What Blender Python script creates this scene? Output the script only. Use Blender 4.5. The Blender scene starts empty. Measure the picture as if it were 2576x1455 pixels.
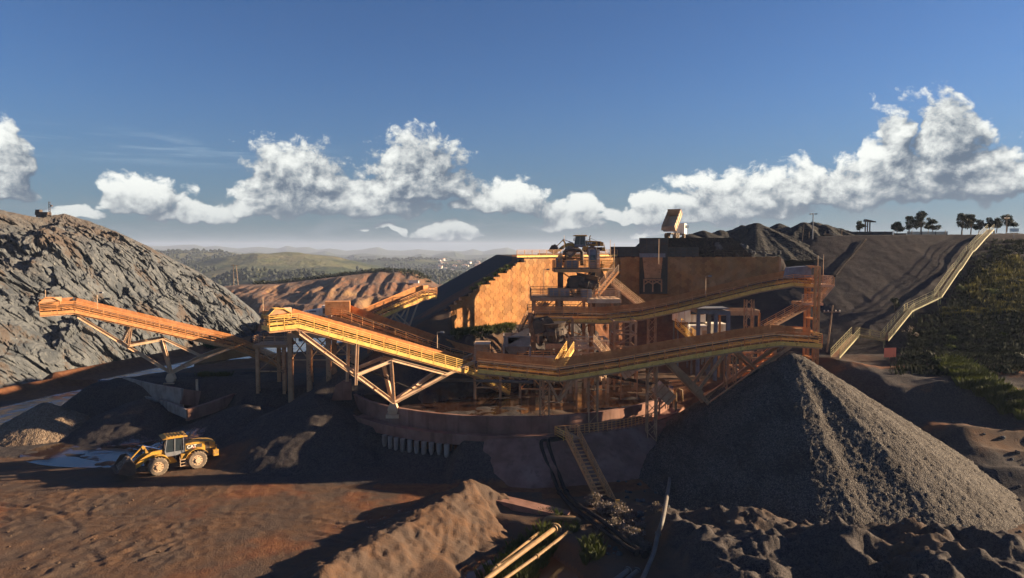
import bpy, math, random
import numpy as np
from mathutils import Vector, Matrix
R = math.radians
random.seed(7); RNG = np.random.RandomState(11)
S = bpy.context.scene
COL = S.collection
# ------------------------------------------------------------------ camera
F_PX, HOR, CAMZ = 1717.0, 625.0, 24.0          # measured on a 2576 px wide copy of the photograph
PITCH = math.atan((727.5 - HOR) / F_PX)
cd = bpy.data.cameras.new('camera'); cam = bpy.data.objects.new('camera', cd); COL.objects.link(cam)
cam.location = (0, 0, CAMZ); cam.rotation_euler = (math.pi / 2 - PITCH, 0, 0)
cd.sensor_width = 36; cd.lens = 36 * F_PX / 2576; cd.clip_start = 0.5; cd.clip_end = 40000
S.camera = cam
# ------------------------------------------------------------------ light
SUN_EL, SUN_AZ = R(14.5), R(81)               # azimuth clockwise from +Y
sd = bpy.data.lights.new('sun', 'SUN'); sun = bpy.data.objects.new('sun', sd); COL.objects.link(sun)
sd.energy = 5.0; sd.angle = R(0.5); sd.color = (1.0, 0.77, 0.50)
sv = Vector((math.sin(SUN_AZ) * math.cos(SUN_EL), math.cos(SUN_AZ) * math.cos(SUN_EL), math.sin(SUN_EL)))
sun.rotation_euler = sv.to_track_quat('Z', 'Y').to_euler()
sun.location = (150, 50, 60)
S.view_settings.view_transform = 'Standard'; S.view_settings.look = 'None'
S.view_settings.exposure = 1.7; S.view_settings.gamma = 1.0
S.cycles.volume_bounces = 0; S.cycles.max_bounces = 5; S.cycles.transparent_max_bounces = 12
S.cycles.sample_clamp_indirect = 4.0

class NT:
    """small node tree helper"""
    def __init__(s, tree): s.t = tree; s.n = tree.nodes; s.l = tree.links
    def put(s, sock, v):
        if v is None: return
        if hasattr(v, 'links') or hasattr(v, 'is_output'): s.l.new(v, sock)
        else:
            if sock.type == 'RGBA' and len(v) == 3: v = (*v, 1)
            sock.default_value = v
    def node(s, kind, props=None, **ins):
        n = s.n.new(kind)
        for k, v in (props or {}).items(): setattr(n, k, v)
        for k, v in ins.items():
            key = int(k[1:]) if k[0] == 'i' and k[1:].isdigit() else k.replace('_', ' ')
            s.put(n.inputs[key], v)
        return n
    def m(s, op, a, b=None, c=None, clamp=False):
        n = s.n.new('ShaderNodeMath'); n.operation = op; n.use_clamp = clamp
        for i, v in enumerate((a, b, c)): s.put(n.inputs[i], v)
        return n.outputs[0]
    def mix(s, f, a, b, mode='MIX'):
        n = s.n.new('ShaderNodeMix'); n.data_type = 'RGBA'; n.blend_type = mode
        s.put(n.inputs[0], f); s.put(n.inputs[6], a); s.put(n.inputs[7], b)
        return n.outputs[2]
    def ramp(s, v, lo, hi):
        n = s.n.new('ShaderNodeMapRange'); n.interpolation_type = 'SMOOTHSTEP'
        s.put(n.inputs[0], v); s.put(n.inputs[1], lo); s.put(n.inputs[2], hi)
        return n.outputs[0]
    def noise(s, vec, scale, detail=4, rough=0.55, dist=0.0, dim='3D'):
        n = s.node('ShaderNodeTexNoise', {'noise_dimensions': dim}, Vector=vec, Scale=scale, Detail=detail, Roughness=rough, Distortion=dist)
        return n.outputs[0]

# ------------------------------------------------------------------ sky: Nishita sky with cumulus
world = bpy.data.worlds.new('World'); S.world = world; world.use_nodes = True
world.cycles.sampling_method = 'MANUAL'; world.cycles.sample_map_resolution = 512
W_ = NT(world.node_tree)
for n in list(W_.n): W_.n.remove(n)

def cloud_group():
    g = bpy.data.node_groups.new('cumulus_density', 'ShaderNodeTree')
    g.interface.new_socket('U', in_out='INPUT', socket_type='NodeSocketFloat')
    g.interface.new_socket('V', in_out='INPUT', socket_type='NodeSocketFloat')
    g.interface.new_socket('D', in_out='OUTPUT', socket_type='NodeSocketFloat')
    g.interface.new_socket('E', in_out='OUTPUT', socket_type='NodeSocketFloat')
    t = NT(g); gi = t.n.new('NodeGroupInput'); go = t.n.new('NodeGroupOutput')
    U, V = gi.outputs[0], gi.outputs[1]
    vec = t.node('ShaderNodeCombineXYZ', None, i0=U, i1=t.m('MULTIPLY', V, 1.25), i2=0.37).outputs[0]
    wn = t.node('ShaderNodeTexNoise', {'noise_dimensions': '2D'}, Vector=vec, Scale=13.0, Detail=3.0, Roughness=0.55)
    sp = t.node('ShaderNodeSeparateColor', None, Color=wn.outputs[1])
    U2 = t.m('MULTIPLY_ADD', t.m('SUBTRACT', sp.outputs[0], 0.5), 0.11, U)
    V2 = t.m('MULTIPLY_ADD', t.m('SUBTRACT', sp.outputs[1], 0.5), 0.05, V)
    env = None
    # (centre u, base v, half width, height, depth below the base)
    blobs = [(20, 495, 105, 190, 16), (368, 525, 115, 90, 14), (520, 552, 130, 42, 10), (170, 548, 95, 38, 9), (640, 540, 90, 40, 9),
             (745, 505, 165, 165, 20), (1045, 500, 150, 165, 20), (900, 530, 260, 85, 14), (1250, 530, 130, 78, 12),
             (1432, 570, 85, 78, 10), (1860, 540, 210, 120, 16), (1720, 555, 150, 80, 12), (2290, 500, 330, 150, 26),
             (2360, 440, 110, 215, 30), (2520, 480, 170, 150, 20), (2205, 420, 60, 150, 30), (1130, 588, 110, 26, 5),
             (1635, 588, 50, 26, 5), (1590, 560, 110, 22, 5), (960, 588, 60, 20, 4), (2015, 510, 90, 110, 10)]
    for (u, v, w, h, b) in blobs:
        az = math.atan((u - 1288) / F_PX); k = math.cos(az)
        Uc = az; Vb = (HOR - v) / F_PX * k; a = w / F_PX * k * k; h = h / F_PX * k; b = b / F_PX * k
        dv = t.m('SUBTRACT', V2, Vb)
        tt = t.m('MULTIPLY_ADD', t.m('MAXIMUM', dv, 0.0), 1 / h, t.m('MULTIPLY', t.m('MINIMUM', dv, 0.0), -1 / b))
        du = t.m('MULTIPLY', t.m('SUBTRACT', U2, Uc), 1 / a)
        e = t.m('MULTIPLY_ADD', tt, tt, t.m('MULTIPLY', du, du))
        e = t.m('SUBTRACT', 1.0, e)
        env = e if env is None else t.node('ShaderNodeMath', {'operation': 'SMOOTH_MAX'}, i0=env, i1=e, i2=0.12).outputs[0]
    env = t.m('MAXIMUM', env, -3.0)
    vo = t.node('ShaderNodeTexVoronoi', {'feature': 'SMOOTH_F1', 'normalize': True, 'voronoi_dimensions': '2D'}, Vector=t.node('ShaderNodeCombineXYZ', None, i0=t.m('MULTIPLY_ADD', t.m('SUBTRACT', sp.outputs[0], 0.5), 0.05, U), i1=t.m('MULTIPLY', t.m('MULTIPLY_ADD', t.m('SUBTRACT', sp.outputs[1], 0.5), 0.05, V), 1.2), i2=0.0).outputs[0],
                Scale=30.0, Detail=3.5, Roughness=0.6, Lacunarity=2.1, Smoothness=0.35)
    bil = t.m('SUBTRACT', 0.42, vo.outputs['Distance'])
    fn = t.m('SUBTRACT', t.noise(vec, 55.0, 6, 0.62, 0.0, '2D'), 0.5)
    D = t.m('ADD', env, t.m('ADD', t.m('MULTIPLY', bil, 1.5), t.m('MULTIPLY', fn, 0.9)))
    t.l.new(D, go.inputs[0]); t.l.new(env, go.inputs[1])
    return g

cg = cloud_group()
tc = W_.n.new('ShaderNodeTexCoord')
sx = W_.node('ShaderNodeSeparateXYZ', None, Vector=tc.outputs['Generated'])
X, Y, Z = sx.outputs
Uw = W_.m('ARCTAN2', X, Y)
hz = W_.m('SQRT', W_.m('ADD', W_.m('MULTIPLY', X, X), W_.m('MULTIPLY', Y, Y)))
Vw = W_.m('DIVIDE', Z, W_.m('MAXIMUM', hz, 0.05))
def cden(du, dv):
    n = W_.n.new('ShaderNodeGroup'); n.node_tree = cg
    W_.l.new(W_.m('ADD', Uw, du), n.inputs[0]); W_.l.new(W_.m('ADD', Vw, dv), n.inputs[1])
    return n.outputs[0], n.outputs[1]
sky = W_.node('ShaderNodeTexSky', {'sky_type': 'NISHITA', 'sun_disc': False, 'sun_elevation': SUN_EL, 'sun_rotation': SUN_AZ,
                                   'altitude': 900.0, 'air_density': 1.1, 'dust_density': 0.6, 'ozone_density': 2.4})
skyc = W_.mix(1.0, sky.outputs[0], (0.95, 0.93, 1.0), 'MULTIPLY')
# pale low haze band of the air near the horizon
hzm = W_.m('MULTIPLY', W_.m('POWER', W_.m('SUBTRACT', 1.0, W_.ramp(Vw, -0.02, 0.30)), 1.6), 0.75)
SK = 1.0
skyc = W_.mix(hzm, skyc, (2.1, 2.35, 2.3))
sky_plain = skyc
wisp_v = W_.node('ShaderNodeCombineXYZ', None, i0=W_.m('MULTIPLY', Uw, 7.0), i1=W_.m('MULTIPLY', Vw, 75.0), i2=2.0).outputs[0]
wisp = W_.m('MULTIPLY', W_.ramp(W_.noise(wisp_v, 1.0, 6, 0.6, 0.4), 0.45, 0.8),
            W_.m('SUBTRACT', 1.0, W_.m('MULTIPLY', W_.ramp(W_.m('ABSOLUTE', W_.m('SUBTRACT', Vw, 0.128)), 0.004, 0.03), 1.0)))
wisp = W_.m('MULTIPLY', wisp, W_.m('MULTIPLY', W_.ramp(W_.m('ABSOLUTE', W_.m('ADD', Uw, 0.48)), 0.28, 0.1), 0.75))
skyc = W_.mix(wisp, skyc, (6.0, 6.0, 5.6))
low_v = W_.node('ShaderNodeCombineXYZ', None, i0=W_.m('MULTIPLY', Uw, 9.0), i1=W_.m('MULTIPLY', Vw, 46.0), i2=5.0).outputs[0]
low = W_.m('MULTIPLY', W_.ramp(W_.noise(low_v, 1.0, 7, 0.62, 0.4), 0.47, 0.66), W_.m('MULTIPLY', W_.ramp(Vw, 0.085, 0.02), 0.75))
skyc = W_.mix(low, skyc, (3.9, 3.6, 3.1))
D0, E0 = cden(0.0, 0.0)
D1, E1 = cden(-0.005, 0.014)
D2, E2 = cden(-0.014, 0.042)
mask = W_.ramp(D0, 0.10, 0.55)
lit = W_.m('ADD', W_.m('MULTIPLY', W_.m('SUBTRACT', D0, D1), 0.62), W_.m('MULTIPLY', W_.m('SUBTRACT', D0, D2), 0.34))
lit = W_.ramp(lit, -0.28, 0.95)
thin = W_.m('SUBTRACT', 1.0, W_.ramp(D0, 0.2, 1.6))
ccol = W_.mix(lit, (1.9, 2.0, 2.1), (16.5, 12.3, 8.6))
ccol = W_.mix(W_.m('MULTIPLY', W_.ramp(Vw, 0.10, 0.0), 0.55), ccol, (4.2, 3.8, 3.2))
final = W_.mix(1.0, W_.mix(mask, skyc, ccol), (.365, .505, .69), 'MULTIPLY')
sky_plain = W_.mix(1.0, sky_plain, (.365, .505, .69), 'MULTIPLY')
bg = W_.node('ShaderNodeBackground', None, Color=final, Strength=0.05)
# the part of the sky that can hold clouds (a low band ahead); elsewhere the plain sky is used
band = W_.m('MULTIPLY', W_.m('MULTIPLY', W_.m('GREATER_THAN', Vw, -0.03), W_.m('LESS_THAN', Vw, 0.30)), W_.m('LESS_THAN', W_.m('ABSOLUTE', Uw), 1.0))
bg0 = W_.node('ShaderNodeBackground', None, Color=sky_plain, Strength=0.05)
wm = W_.node('ShaderNodeMixShader', None, i0=band, i1=bg0.outputs[0], i2=bg.outputs[0])
wo = W_.n.new('ShaderNodeOutputWorld'); W_.l.new(wm.outputs[0], wo.inputs[0])

# ------------------------------------------------------------------ projection helpers
CP, SP = math.cos(PITCH), math.sin(PITCH)
def ray(u, v):
    a = (u - 1288) / F_PX; b = (727.5 - v) / F_PX
    return Vector((a, CP + b * SP, -SP + b * CP))
def P(u, v, Yd):
    d = ray(u, v); d = d * (Yd / d.y); return Vector((d.x, Yd, CAMZ + d.z))
def G(u, v, z):
    d = ray(u, v); d = d * ((z - CAMZ) / d.z); return Vector((d.x, d.y, z))

# ------------------------------------------------------------------ noise (numpy)
def _hash(ix, iy, iz, seed):
    h = (ix.astype(np.int64) * 374761393 + iy.astype(np.int64) * 668265263 + iz.astype(np.int64) * 2147483647 + seed * 1274126177) & 0xffffffff
    h = ((h ^ (h >> 13)) * 1274126177) & 0xffffffff
    h = ((h ^ (h >> 16)) * 2246822519) & 0xffffffff
    return ((h ^ (h >> 15)) & 0xffffff) / float(0xffffff)
def vnoise(x, y, z=0.0, seed=0):
    x, y, z = np.broadcast_arrays(np.asarray(x, float), np.asarray(y, float), np.asarray(z, float))
    ix, iy, iz = np.floor(x), np.floor(y), np.floor(z)
    fx, fy, fz = x - ix, y - iy, z - iz
    fx = fx * fx * (3 - 2 * fx); fy = fy * fy * (3 - 2 * fy); fz = fz * fz * (3 - 2 * fz)
    r = 0
    for a in (0, 1):
        for b in (0, 1):
            for c in (0, 1):
                w = (fx if a else 1 - fx) * (fy if b else 1 - fy) * (fz if c else 1 - fz)
                r = r + w * _hash(ix + a, iy + b, iz + c, seed)
    return r * 2 - 1
def fbm(x, y, z=0.0, o=4, seed=0, g=0.5):
    r, a = 0, 1.0
    for i in range(o):
        r = r + a * vnoise(x, y, z, seed + i * 17); x = x * 2.03 + 3.1; y = y * 2.03 + 1.7; z = z * 2.03 + 0.9 if np.any(z) else z; a *= g
    return r
def ridged(x, y, z=0.0, o=4, seed=0, g=0.5):
    r, a = 0, 1.0
    for i in range(o):
        r = r + a * (1 - 2 * np.abs(vnoise(x, y, z, seed + i * 13))); x = x * 2.07 + 1.3; y = y * 2.07 + 5.7; z = z * 2.07 + 0.3 if np.any(z) else z; a *= g
    return r
def worley(x, y, z, seed=0):
    ix, iy, iz = np.floor(x), np.floor(y), np.floor(z)
    f1 = np.full(x.shape, 9.0); f2 = np.full(x.shape, 9.0); cid = np.zeros(x.shape)
    for a in (-1, 0, 1):
        for b in (-1, 0, 1):
            for c in (-1, 0, 1):
                jx, jy, jz = ix + a, iy + b, iz + c
                dx = jx + _hash(jx, jy, jz, seed) - x; dy = jy + _hash(jx, jy, jz, seed + 1) - y; dz = jz + _hash(jx, jy, jz, seed + 2) - z
                d = np.sqrt(dx * dx + dy * dy + dz * dz)
                m = d < f1
                f2 = np.where(m, f1, np.minimum(f2, d)); cid = np.where(m, _hash(jx, jy, jz, seed + 5), cid); f1 = np.where(m, d, f1)
    return f1, f2, cid
def ss(a, b, x):
    t = np.clip((x - a) / (b - a), 0, 1); return t * t * (3 - 2 * t)
def dpoly(x, y, pts):
    """distance to a polyline of (x, y, value) and the value at the nearest point"""
    best = None; val = None
    for (x0, y0, v0), (x1, y1, v1) in zip(pts[:-1], pts[1:]):
        dx, dy = x1 - x0, y1 - y0
        t = np.clip(((x - x0) * dx + (y - y0) * dy) / (dx * dx + dy * dy), 0, 1)
        d = np.hypot(x - x0 - t * dx, y - y0 - t * dy); v = v0 + t * (v1 - v0)
        if best is None: best, val = d, v
        else:
            m = d < best; val = np.where(m, v, val); best = np.where(m, d, best)
    return best, val

# ------------------------------------------------------------------ the lie of the land
RC, RR = (0.0, 97.0), 22.5            # round platform
WA, WB = (-10.0, 101.0), (20.0, 128.0) # stepped retaining wall in plan, going on to (47,124)
BERM = [(-13.5, 46.0, 1.7), (-11.4, 49.4, 1.8), (-9.0, 53.6, 1.9), (-5.9, 58.0, 2.0), (-3.8, 62.4, 2.2), (-1.0, 62.8, .8)]
HILL = [(64, 143, 26.6), (80, 141, 26.8), (170, 138, 27.0)]
def wall_side(x, y):
    L = math.hypot(WB[0] - WA[0], WB[1] - WA[1])
    s1 = ((x - WA[0]) * -(WB[1] - WA[1]) + (y - WA[1]) * (WB[0] - WA[0])) / L
    return np.where(x < WB[0], s1, y - WB[1])
def plateau(x, y):
    return 22.4 - 0.56 * np.maximum(0, 2.0 - 0.1 * (y - 112) - x)
def H(x, y, fine=True):
    x = np.asarray(x, float); y = np.asarray(y, float)
    d = np.hypot(x - RC[0], y - RC[1])
    z = -0.9 * ss(-6, 6, x) * (1 - ss(80, 95, y)) + 0.0 * x
    z = z - 1.1 * ss(14, 30, x) * (1 - ss(70, 85, y))
    # shallow scraped yard
    z = z + 0.10 * fbm(x / 7, y / 7, seed=3)
    # right bank rising behind the big pile
    rb = ss(36, 50, x + 0.25 * (y - 70)) * np.clip((y - 53) * 0.27, 0, 8.5)
    rb = rb + ss(40, 50, x) * (1.1 * ridged(x / 15 + 0.5, y / 7, o=2, seed=21)) * ss(54, 62, y) * (1 - ss(92, 100, y))
    z = z + rb
    # platform level of the plant
    px = ss(-67, -59, x + 0.6 * (94 - y)) 
    back = 5.2 * ss(86.5, 93.5, y + 0.8 * fbm(x / 6, y / 6, seed=5) - 3.0 * ss(-30, -45, x)) * px
    back = np.where(y > 118, np.maximum(back - 3.0 * ss(118, 150, y), 1.0 + 0 * y), back)
    z = np.maximum(z, back)
    # gravel fans spilled over the platform edge
    for (fx, fy, fz, k) in ((-24.5, 83.5, 6.1, 0.46), (-34, 86, 4.2, 0.36), (-50, 91, 4.0, 0.42), (-64, 70, -3, .26)):
        z = np.maximum(z, fz - k * np.hypot(x - fx, y - fy) + 0.25 * fbm(x / 3, y / 3, seed=8))
    an = np.degrees(np.arctan2(x, RC[1] - y)); ring = np.where(d < RR - .05, 5.2, np.where(d < RR + 1.6, 3.3, 3.35 - 1.5 * ss(-42, -38, an) * ss(-12, -16, an) - 0.62 * (d - RR - 1.6)))
    ring = np.where(x > 21, np.minimum(ring, 5.2 - (x - 21) * .5), ring)
    z = np.maximum(z, ring)
    if fine:
        inside = (d < RR - 0.6) | (back > 4.9)
        lev = 0.13 * fbm(x / 3.5, y / 3.5, seed=31) + 0.30 * np.maximum(0, fbm(x / 5.0, y / 2.5, seed=33) - 0.25)
        z = z + np.where(inside & (z < 5.4), lev - 0.10, 0)
    # basin of the orange pond
    bd = np.hypot((x - (-0.6) + 0.45 * (y - 54)) / 5.4, (y - 51.5) / 8.2)
    z = z - 1.3 * (1 - ss(0.7, 1.12, bd))
    # long berm beside it
    db, hb = dpoly(x, y, BERM)
    z = np.maximum(z, hb - 0.6 * np.maximum(db - 0.5, 0) + 0.2 * fbm(x / 1.4, y / 1.4, seed=12) + 0.12 * ridged(x / .7, y / .7, seed=15, o=3))
    # terrace at the wall foot
    s1 = wall_side(x, y)
    tz = np.where(s1 > -4.5, 11.6, np.where(s1 > -7.0, 11.6 - (-4.5 - s1) * 1.25, 8.5 - (-7.0 - s1) * 0.5))
    tz = tz + 0.45 * ss(-3.6, -5.0, s1) * ridged(x / 1.3, y / 3.0, o=3, seed=41) + 0.1 * fbm(x, y, seed=2)
    tz = tz * ss(-14.5, -10.5, x) - 99 * (1 - ss(-16, -14.5, x))
    z = np.where(s1 > -14, np.maximum(z, np.minimum(tz, 11.9)), z)
    pl = plateau(x, y) - 2.0 * np.maximum(0, x - 51) - np.where(x < 8, 0.45 * np.maximum(0, y - 172), 0)
    sk = pl - 0.9 * np.maximum(0, -s1) - 0.15 + 0.12 * fbm(x / 2, y / 2, seed=14)
    z = np.where(s1 > np.where(x < 1.5, .5, .95), np.maximum(z, pl), np.where(x < -9, np.maximum(z, sk), z))
    # big slope on the right
    dh, hh = dpoly(x, y, HILL)
    hs = np.where(y > 143 - 0.06 * (x - 64), hh - 0.30 * np.maximum(0, 64 - x), hh - 0.385 * dh)
    veg = ss(0, 5, x - stair_x(y))
    hs = hs + veg * ss(0.5, 4, dh) * (0.3 * fbm(x / 5, y / 5, seed=51) + 0.14 * fbm(x / 1.6, y / 1.6, seed=52)) + (1 - veg) * 0.09 * fbm(x / 3.0, y / 14, seed=53) * ss(.5, 3, dh)
    hs = hs - veg * 1.2 * ss(1.4, 0.0, np.abs(y - 112.5 + 0.02 * x)) * 0 
    z = np.maximum(z, hs)
    # higher ground beyond the right edge of the picture
    # near mounds, lower right
    mm = ss(10.5, 14, x - 0.2 * (55 - y)) * (1 - ss(56.5, 62, y + 0.30 * (x - 16))) * (1 - ss(36, 42, x))
    z = z + mm * (1.55 + 1.0 * fbm(x / 4.2, y / 4.2, seed=61, o=3) + 0.55 * ridged(x / 2.6, y / 2.2, seed=62, o=3) + 0.1 * fbm(x * 1.6, y * 1.6, seed=63))
    # rough spoil round the pipe ends
    m2 = np.exp(-((x - 8.5) / 3.2) ** 2 - ((y - 59.5) / 4.0) ** 2)
    z = z + m2 * (0.35 + 0.35 * ridged(x / 1.7, y / 1.7, seed=71, o=3))
    # ledge beside the pit on the left, then the pit
    lx = -84.0 + (y - 112) * 0.304 - 0.002 * np.maximum(0, y - 168) ** 2 * 0
    e = lx - x
    ledge = (y > 60) * np.where(e > 0, -np.minimum(e * 1.7, 34), 1.3 * np.exp(-((e + 2.0) / 1.5) ** 2)) * ss(60, 85, y)
    z = z + ledge + ss(-10, -3, -e * -1) * 0
    if fine:
        z = z + 0.035 * fbm(x * 1.3, y * 1.3, seed=81, o=3)
        # churned ground in the left foreground
        ch = ss(-19, -27, x + 0.1 * (60 - y)) * (1 - ss(64, 70, y))
        z = z + ch * 0.09 * ss(.15, .5, fbm(x / 5, y / 4, seed=90)) * np.maximum(0, ridged(x * 0.9, y * 0.9, seed=91, o=3) - 0.2)
        z = z + .13 * np.exp(-((x + 46) / 13) ** 2 - ((y - 79) / 6) ** 2) * fbm(x / 3.0, y / 1.3, seed=97)
        # wheel ruts
        for (cx, cy, r0) in ((-6, 26, 34.0), (-6, 26, 36.2), (-30, 20, 38.5), (-30, 20, 40.7), (-2, 40, 27.0), (-2, 40, 29.2), (-60, 30, 33.0), (-60, 30, 35.2)):
            dr = np.hypot(x - cx, y - cy) - r0 - .5 * fbm(x / 8, y / 8, seed=int(r0)); ph = np.arctan2(y - cy, x - cx) * r0
            z = z + (x < -6 - .25 * (y - 50)) * (y < 71) * ((-.075 - .02 * np.sign(np.sin(ph * 9))) * np.exp(-(dr / .26) ** 2) + .04 * np.exp(-((np.abs(dr) - .5) / .2) ** 2)) * ss(-.5, .1, fbm(x / 7, y / 7, seed=95))
        z = z + 0.02 * np.sin(3.6 * np.hypot(x + 5, y - 28) + 2.0 * fbm(x / 6, y / 6, seed=93)) * (y < 69) * (x < -8) * ss(-0.3, .5, fbm(x / 5, y / 9, seed=94))
    return z
STAIR = [(44.0, 91.0), (48.0, 95.5), (56.5, 99.0), (64.5, 111.5), (69.0, 116.0), (80.0, 127.0), (98.0, 141.0)]
def stair_x(y):
    return np.interp(y, [s[1] for s in STAIR], [s[0] for s in STAIR])
_YS = {}
def T(u, v, lift=0.0, y0=40.0, y1=240.0):
    """where the line of sight through a point of the photograph meets the ground"""
    d = ray(u, v); ys = np.arange(y0, y1, 1.5)
    def hit(ys):
        hh = H(d.x / d.y * ys, ys, False); k = CAMZ + d.z / d.y * ys <= hh
        return (int(np.argmax(k)) if k.any() else len(ys) - 1), hh
    i, hh = hit(ys)
    if i > 0: ys = np.linspace(ys[i - 1], ys[i], 9); i, hh = hit(ys)
    return Vector((d.x / d.y * ys[i], ys[i], hh[i] + lift))
def TB(us, vs, y0=40.0, y1=240.0):
    """the same for many points at once"""
    D = [ray(a, b) for a, b in zip(us, vs)]; kx = np.array([d.x / d.y for d in D])[:, None]; kz = np.array([d.z / d.y for d in D])[:, None]
    ys = np.arange(y0, y1, 1.0)[None, :] + 0 * kx; hh = H(kx * ys, ys, False); i = np.argmax(CAMZ + kz * ys <= hh, 1); r = np.arange(len(D)); y = ys[r, i]
    y = np.maximum(y - .5, y0); return np.stack([kx[:, 0] * y, y, H(kx[:, 0] * y, y, False)], 1)
def Hz(x, y): return float(H(np.array([x]), np.array([y]), False)[0])

# ------------------------------------------------------------------ materials
MATS = {}
def mat(name, cols, scale=2.0, rough=0.85, metal=0.0, bump=0.3, bscale=None, detail=5, spot=None, streak=None, spec=0.3):
    """procedural material: noise between two or three colours, optional rust spots (colour, threshold), fine bump"""
    m = bpy.data.materials.new(name); m.use_nodes = True; t = NT(m.node_tree)
    b = t.n['Principled BSDF']; geo = t.n.new('ShaderNodeNewGeometry'); pos = geo.outputs['Position']
    n1 = t.noise(pos, scale, detail, 0.6)
    c = t.mix(t.ramp(n1, 0.35, 0.65), cols[0], cols[1])
    if len(cols) > 2:
        c = t.mix(t.ramp(t.noise(pos, scale * 0.31, 4, 0.6), 0.45, 0.7), c, cols[2])
    if spot:
        c = t.mix(t.m('MULTIPLY', t.ramp(t.noise(pos, spot[2], 6, 0.7), spot[1], spot[1] + 0.12), spot[3] if len(spot) > 3 else 0.85), c, spot[0])
    if streak:
        sv_ = t.node('ShaderNodeMapping', None, Vector=pos, Scale=(streak[1], streak[1], streak[1] * 0.08)).outputs[0]
        c = t.mix(t.m('MULTIPLY', t.ramp(t.noise(sv_, 1.0, 5, 0.6), 0.5, 0.72), 0.7), c, streak[0])
    t.put(b.inputs['Base Color'], c); b.inputs['Roughness'].default_value = rough; b.inputs['Metallic'].default_value = metal
    b.inputs['Specular IOR Level'].default_value = spec
    if bump:
        bn = t.node('ShaderNodeBump', None, Strength=bump, Distance=0.1, Height=t.noise(pos, bscale or scale * 4, 4, 0.6))
        t.l.new(bn.outputs[0], b.inputs['Normal'])
    MATS[name] = m; return m
YEL = mat('stained_yellow_paint', [(.80, .50, .13), (.70, .38, .09)], 1.2, 0.6, spot=((.20, .075, .025), .56, 3.0))
ORG = mat('rust_red_dusty_paint', [(.66, .31, .12), (.55, .23, .08)], 1.5, 0.7, spot=((.13, .055, .025), .58, 2.5))
STL = mat('dusty_brown_steel', [(.50, .28, .15), (.38, .20, .10)], 0.9, 0.75, spot=((.11, .06, .035), .56, 2.0))
BEIGE = mat('dusty_beige_steel', [(.60, .42, .27), (.50, .32, .19)], 0.8, 0.7, spot=((.20, .10, .05), .6, 2.0))
DARK = mat('dark_machine_steel', [(.055, .042, .035), (.10, .065, .045)], 1.5, 0.65)
GREYS = mat('grey_painted_steel', [(.20, .21, .23), (.15, .15, .17)], 1.5, 0.6, spot=((.16, .09, .06), .62, 2.0))
WHITE = mat('dusty_white_panels', [(.82, .77, .68), (.74, .67, .56)], 0.7, 0.6, streak=((.36, .24, .15), 2.2), bump=0.05)
BELT = mat('conveyor_rubber', [(.05, .035, .03), (.09, .05, .035)], 3.0, 0.9)
CONC = mat('red_stained_concrete', [(.25, .125, .09), (.18, .088, .062), (.29, .165, .125)], 0.6, 0.9, streak=((.13, .065, .045), 1.3))
CONG = mat('grey_stained_concrete', [(.30, .25, .21), (.22, .17, .14)], 0.8, 0.9, streak=((.14, .09, .06), 1.6))
GLASS = mat('dark_glass', [(.02, .03, .04), (.03, .04, .05)], 1.0, 0.08, bump=0, spec=0.8)
TYRE = mat('dusty_tyre_rubber', [(.22, .165, .12), (.13, .10, .075)], 3.0, 0.95)
LOADY = mat('loader_yellow_paint', [(.55, .30, .035), (.44, .23, .04)], 1.0, 0.55, spot=((.22, .13, .07), .5, 2.5), spec=0.4)
PIPEY = mat('dusty_tan_pipe', [(.25, .155, .07), (.19, .115, .055)], 2.0, 0.6)
PIPED = mat('black_plastic_pipe', [(.03, .027, .028), (.045, .036, .033)], 1.5, 1.0, spec=.0)
PIPEG = mat('grey_dusty_pipe', [(.15, .13, .11), (.11, .095, .085)], 1.5, 0.6)
WOOD = mat('weathered_pole_wood', [(.30, .22, .15), (.22, .15, .10)], 1.5, 0.9)
REDP = mat('faded_red_sign_paint', [(.42, .07, .05), (.34, .06, .045)], 1.0, 0.6)
BARK = mat('grey_brown_bark', [(.16, .12, .09), (.10, .075, .055)], 3.0, 0.95)
BLACKP = mat('black_paint', [(.02, .02, .02), (.035, .03, .03)], 2.0, 0.5)
CHROME = mat('bare_steel_rod', [(.75, .75, .77), (.6, .6, .62)], 2.0, 0.25, metal=1.0, bump=0)
SKIN = mat('skin', [(.35, .20, .13), (.30, .17, .11)], 2.0, 0.6, bump=0)
CLOTHW = mat('pale_work_clothing', [(.62, .60, .55), (.5, .48, .44)], 6.0, 0.9)
CLOTHO = mat('orange_work_clothing', [(.62, .28, .05), (.5, .22, .04)], 6.0, 0.9)
def leafmat(name, a, b, tr=0.25):
    m = mat(name, [a, b], 1.3, 0.7, bump=0, detail=3); t = NT(m.node_tree); p = t.n['Principled BSDF']
    out = t.n['Material Output']; tl = t.node('ShaderNodeBsdfTranslucent', None, Color=(a[0] * 1.6, a[1] * 1.6, a[2] * 0.8))
    ms = t.node('ShaderNodeMixShader', None, i0=tr, i1=p.outputs[0], i2=tl.outputs[0]); t.l.new(ms.outputs[0], out.inputs[0]); return m
LEAFD = leafmat('dark_green_leaves', (.013, .018, .008), (.024, .03, .013), .1)
LEAFG = leafmat('olive_green_leaves', (.05, .065, .02), (.08, .085, .028))
GRASSY = leafmat('dry_yellow_grass', (.15, .13, .045), (.08, .08, .03), 0.25)
GRASSG = leafmat('fresh_green_grass', (.075, .088, .024), (.04, .052, .017), 0.3)
LEAFP = leafmat('dusty_grey_leaves', (.17, .13, .12), (.11, .09, .085), 0.15)
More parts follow.
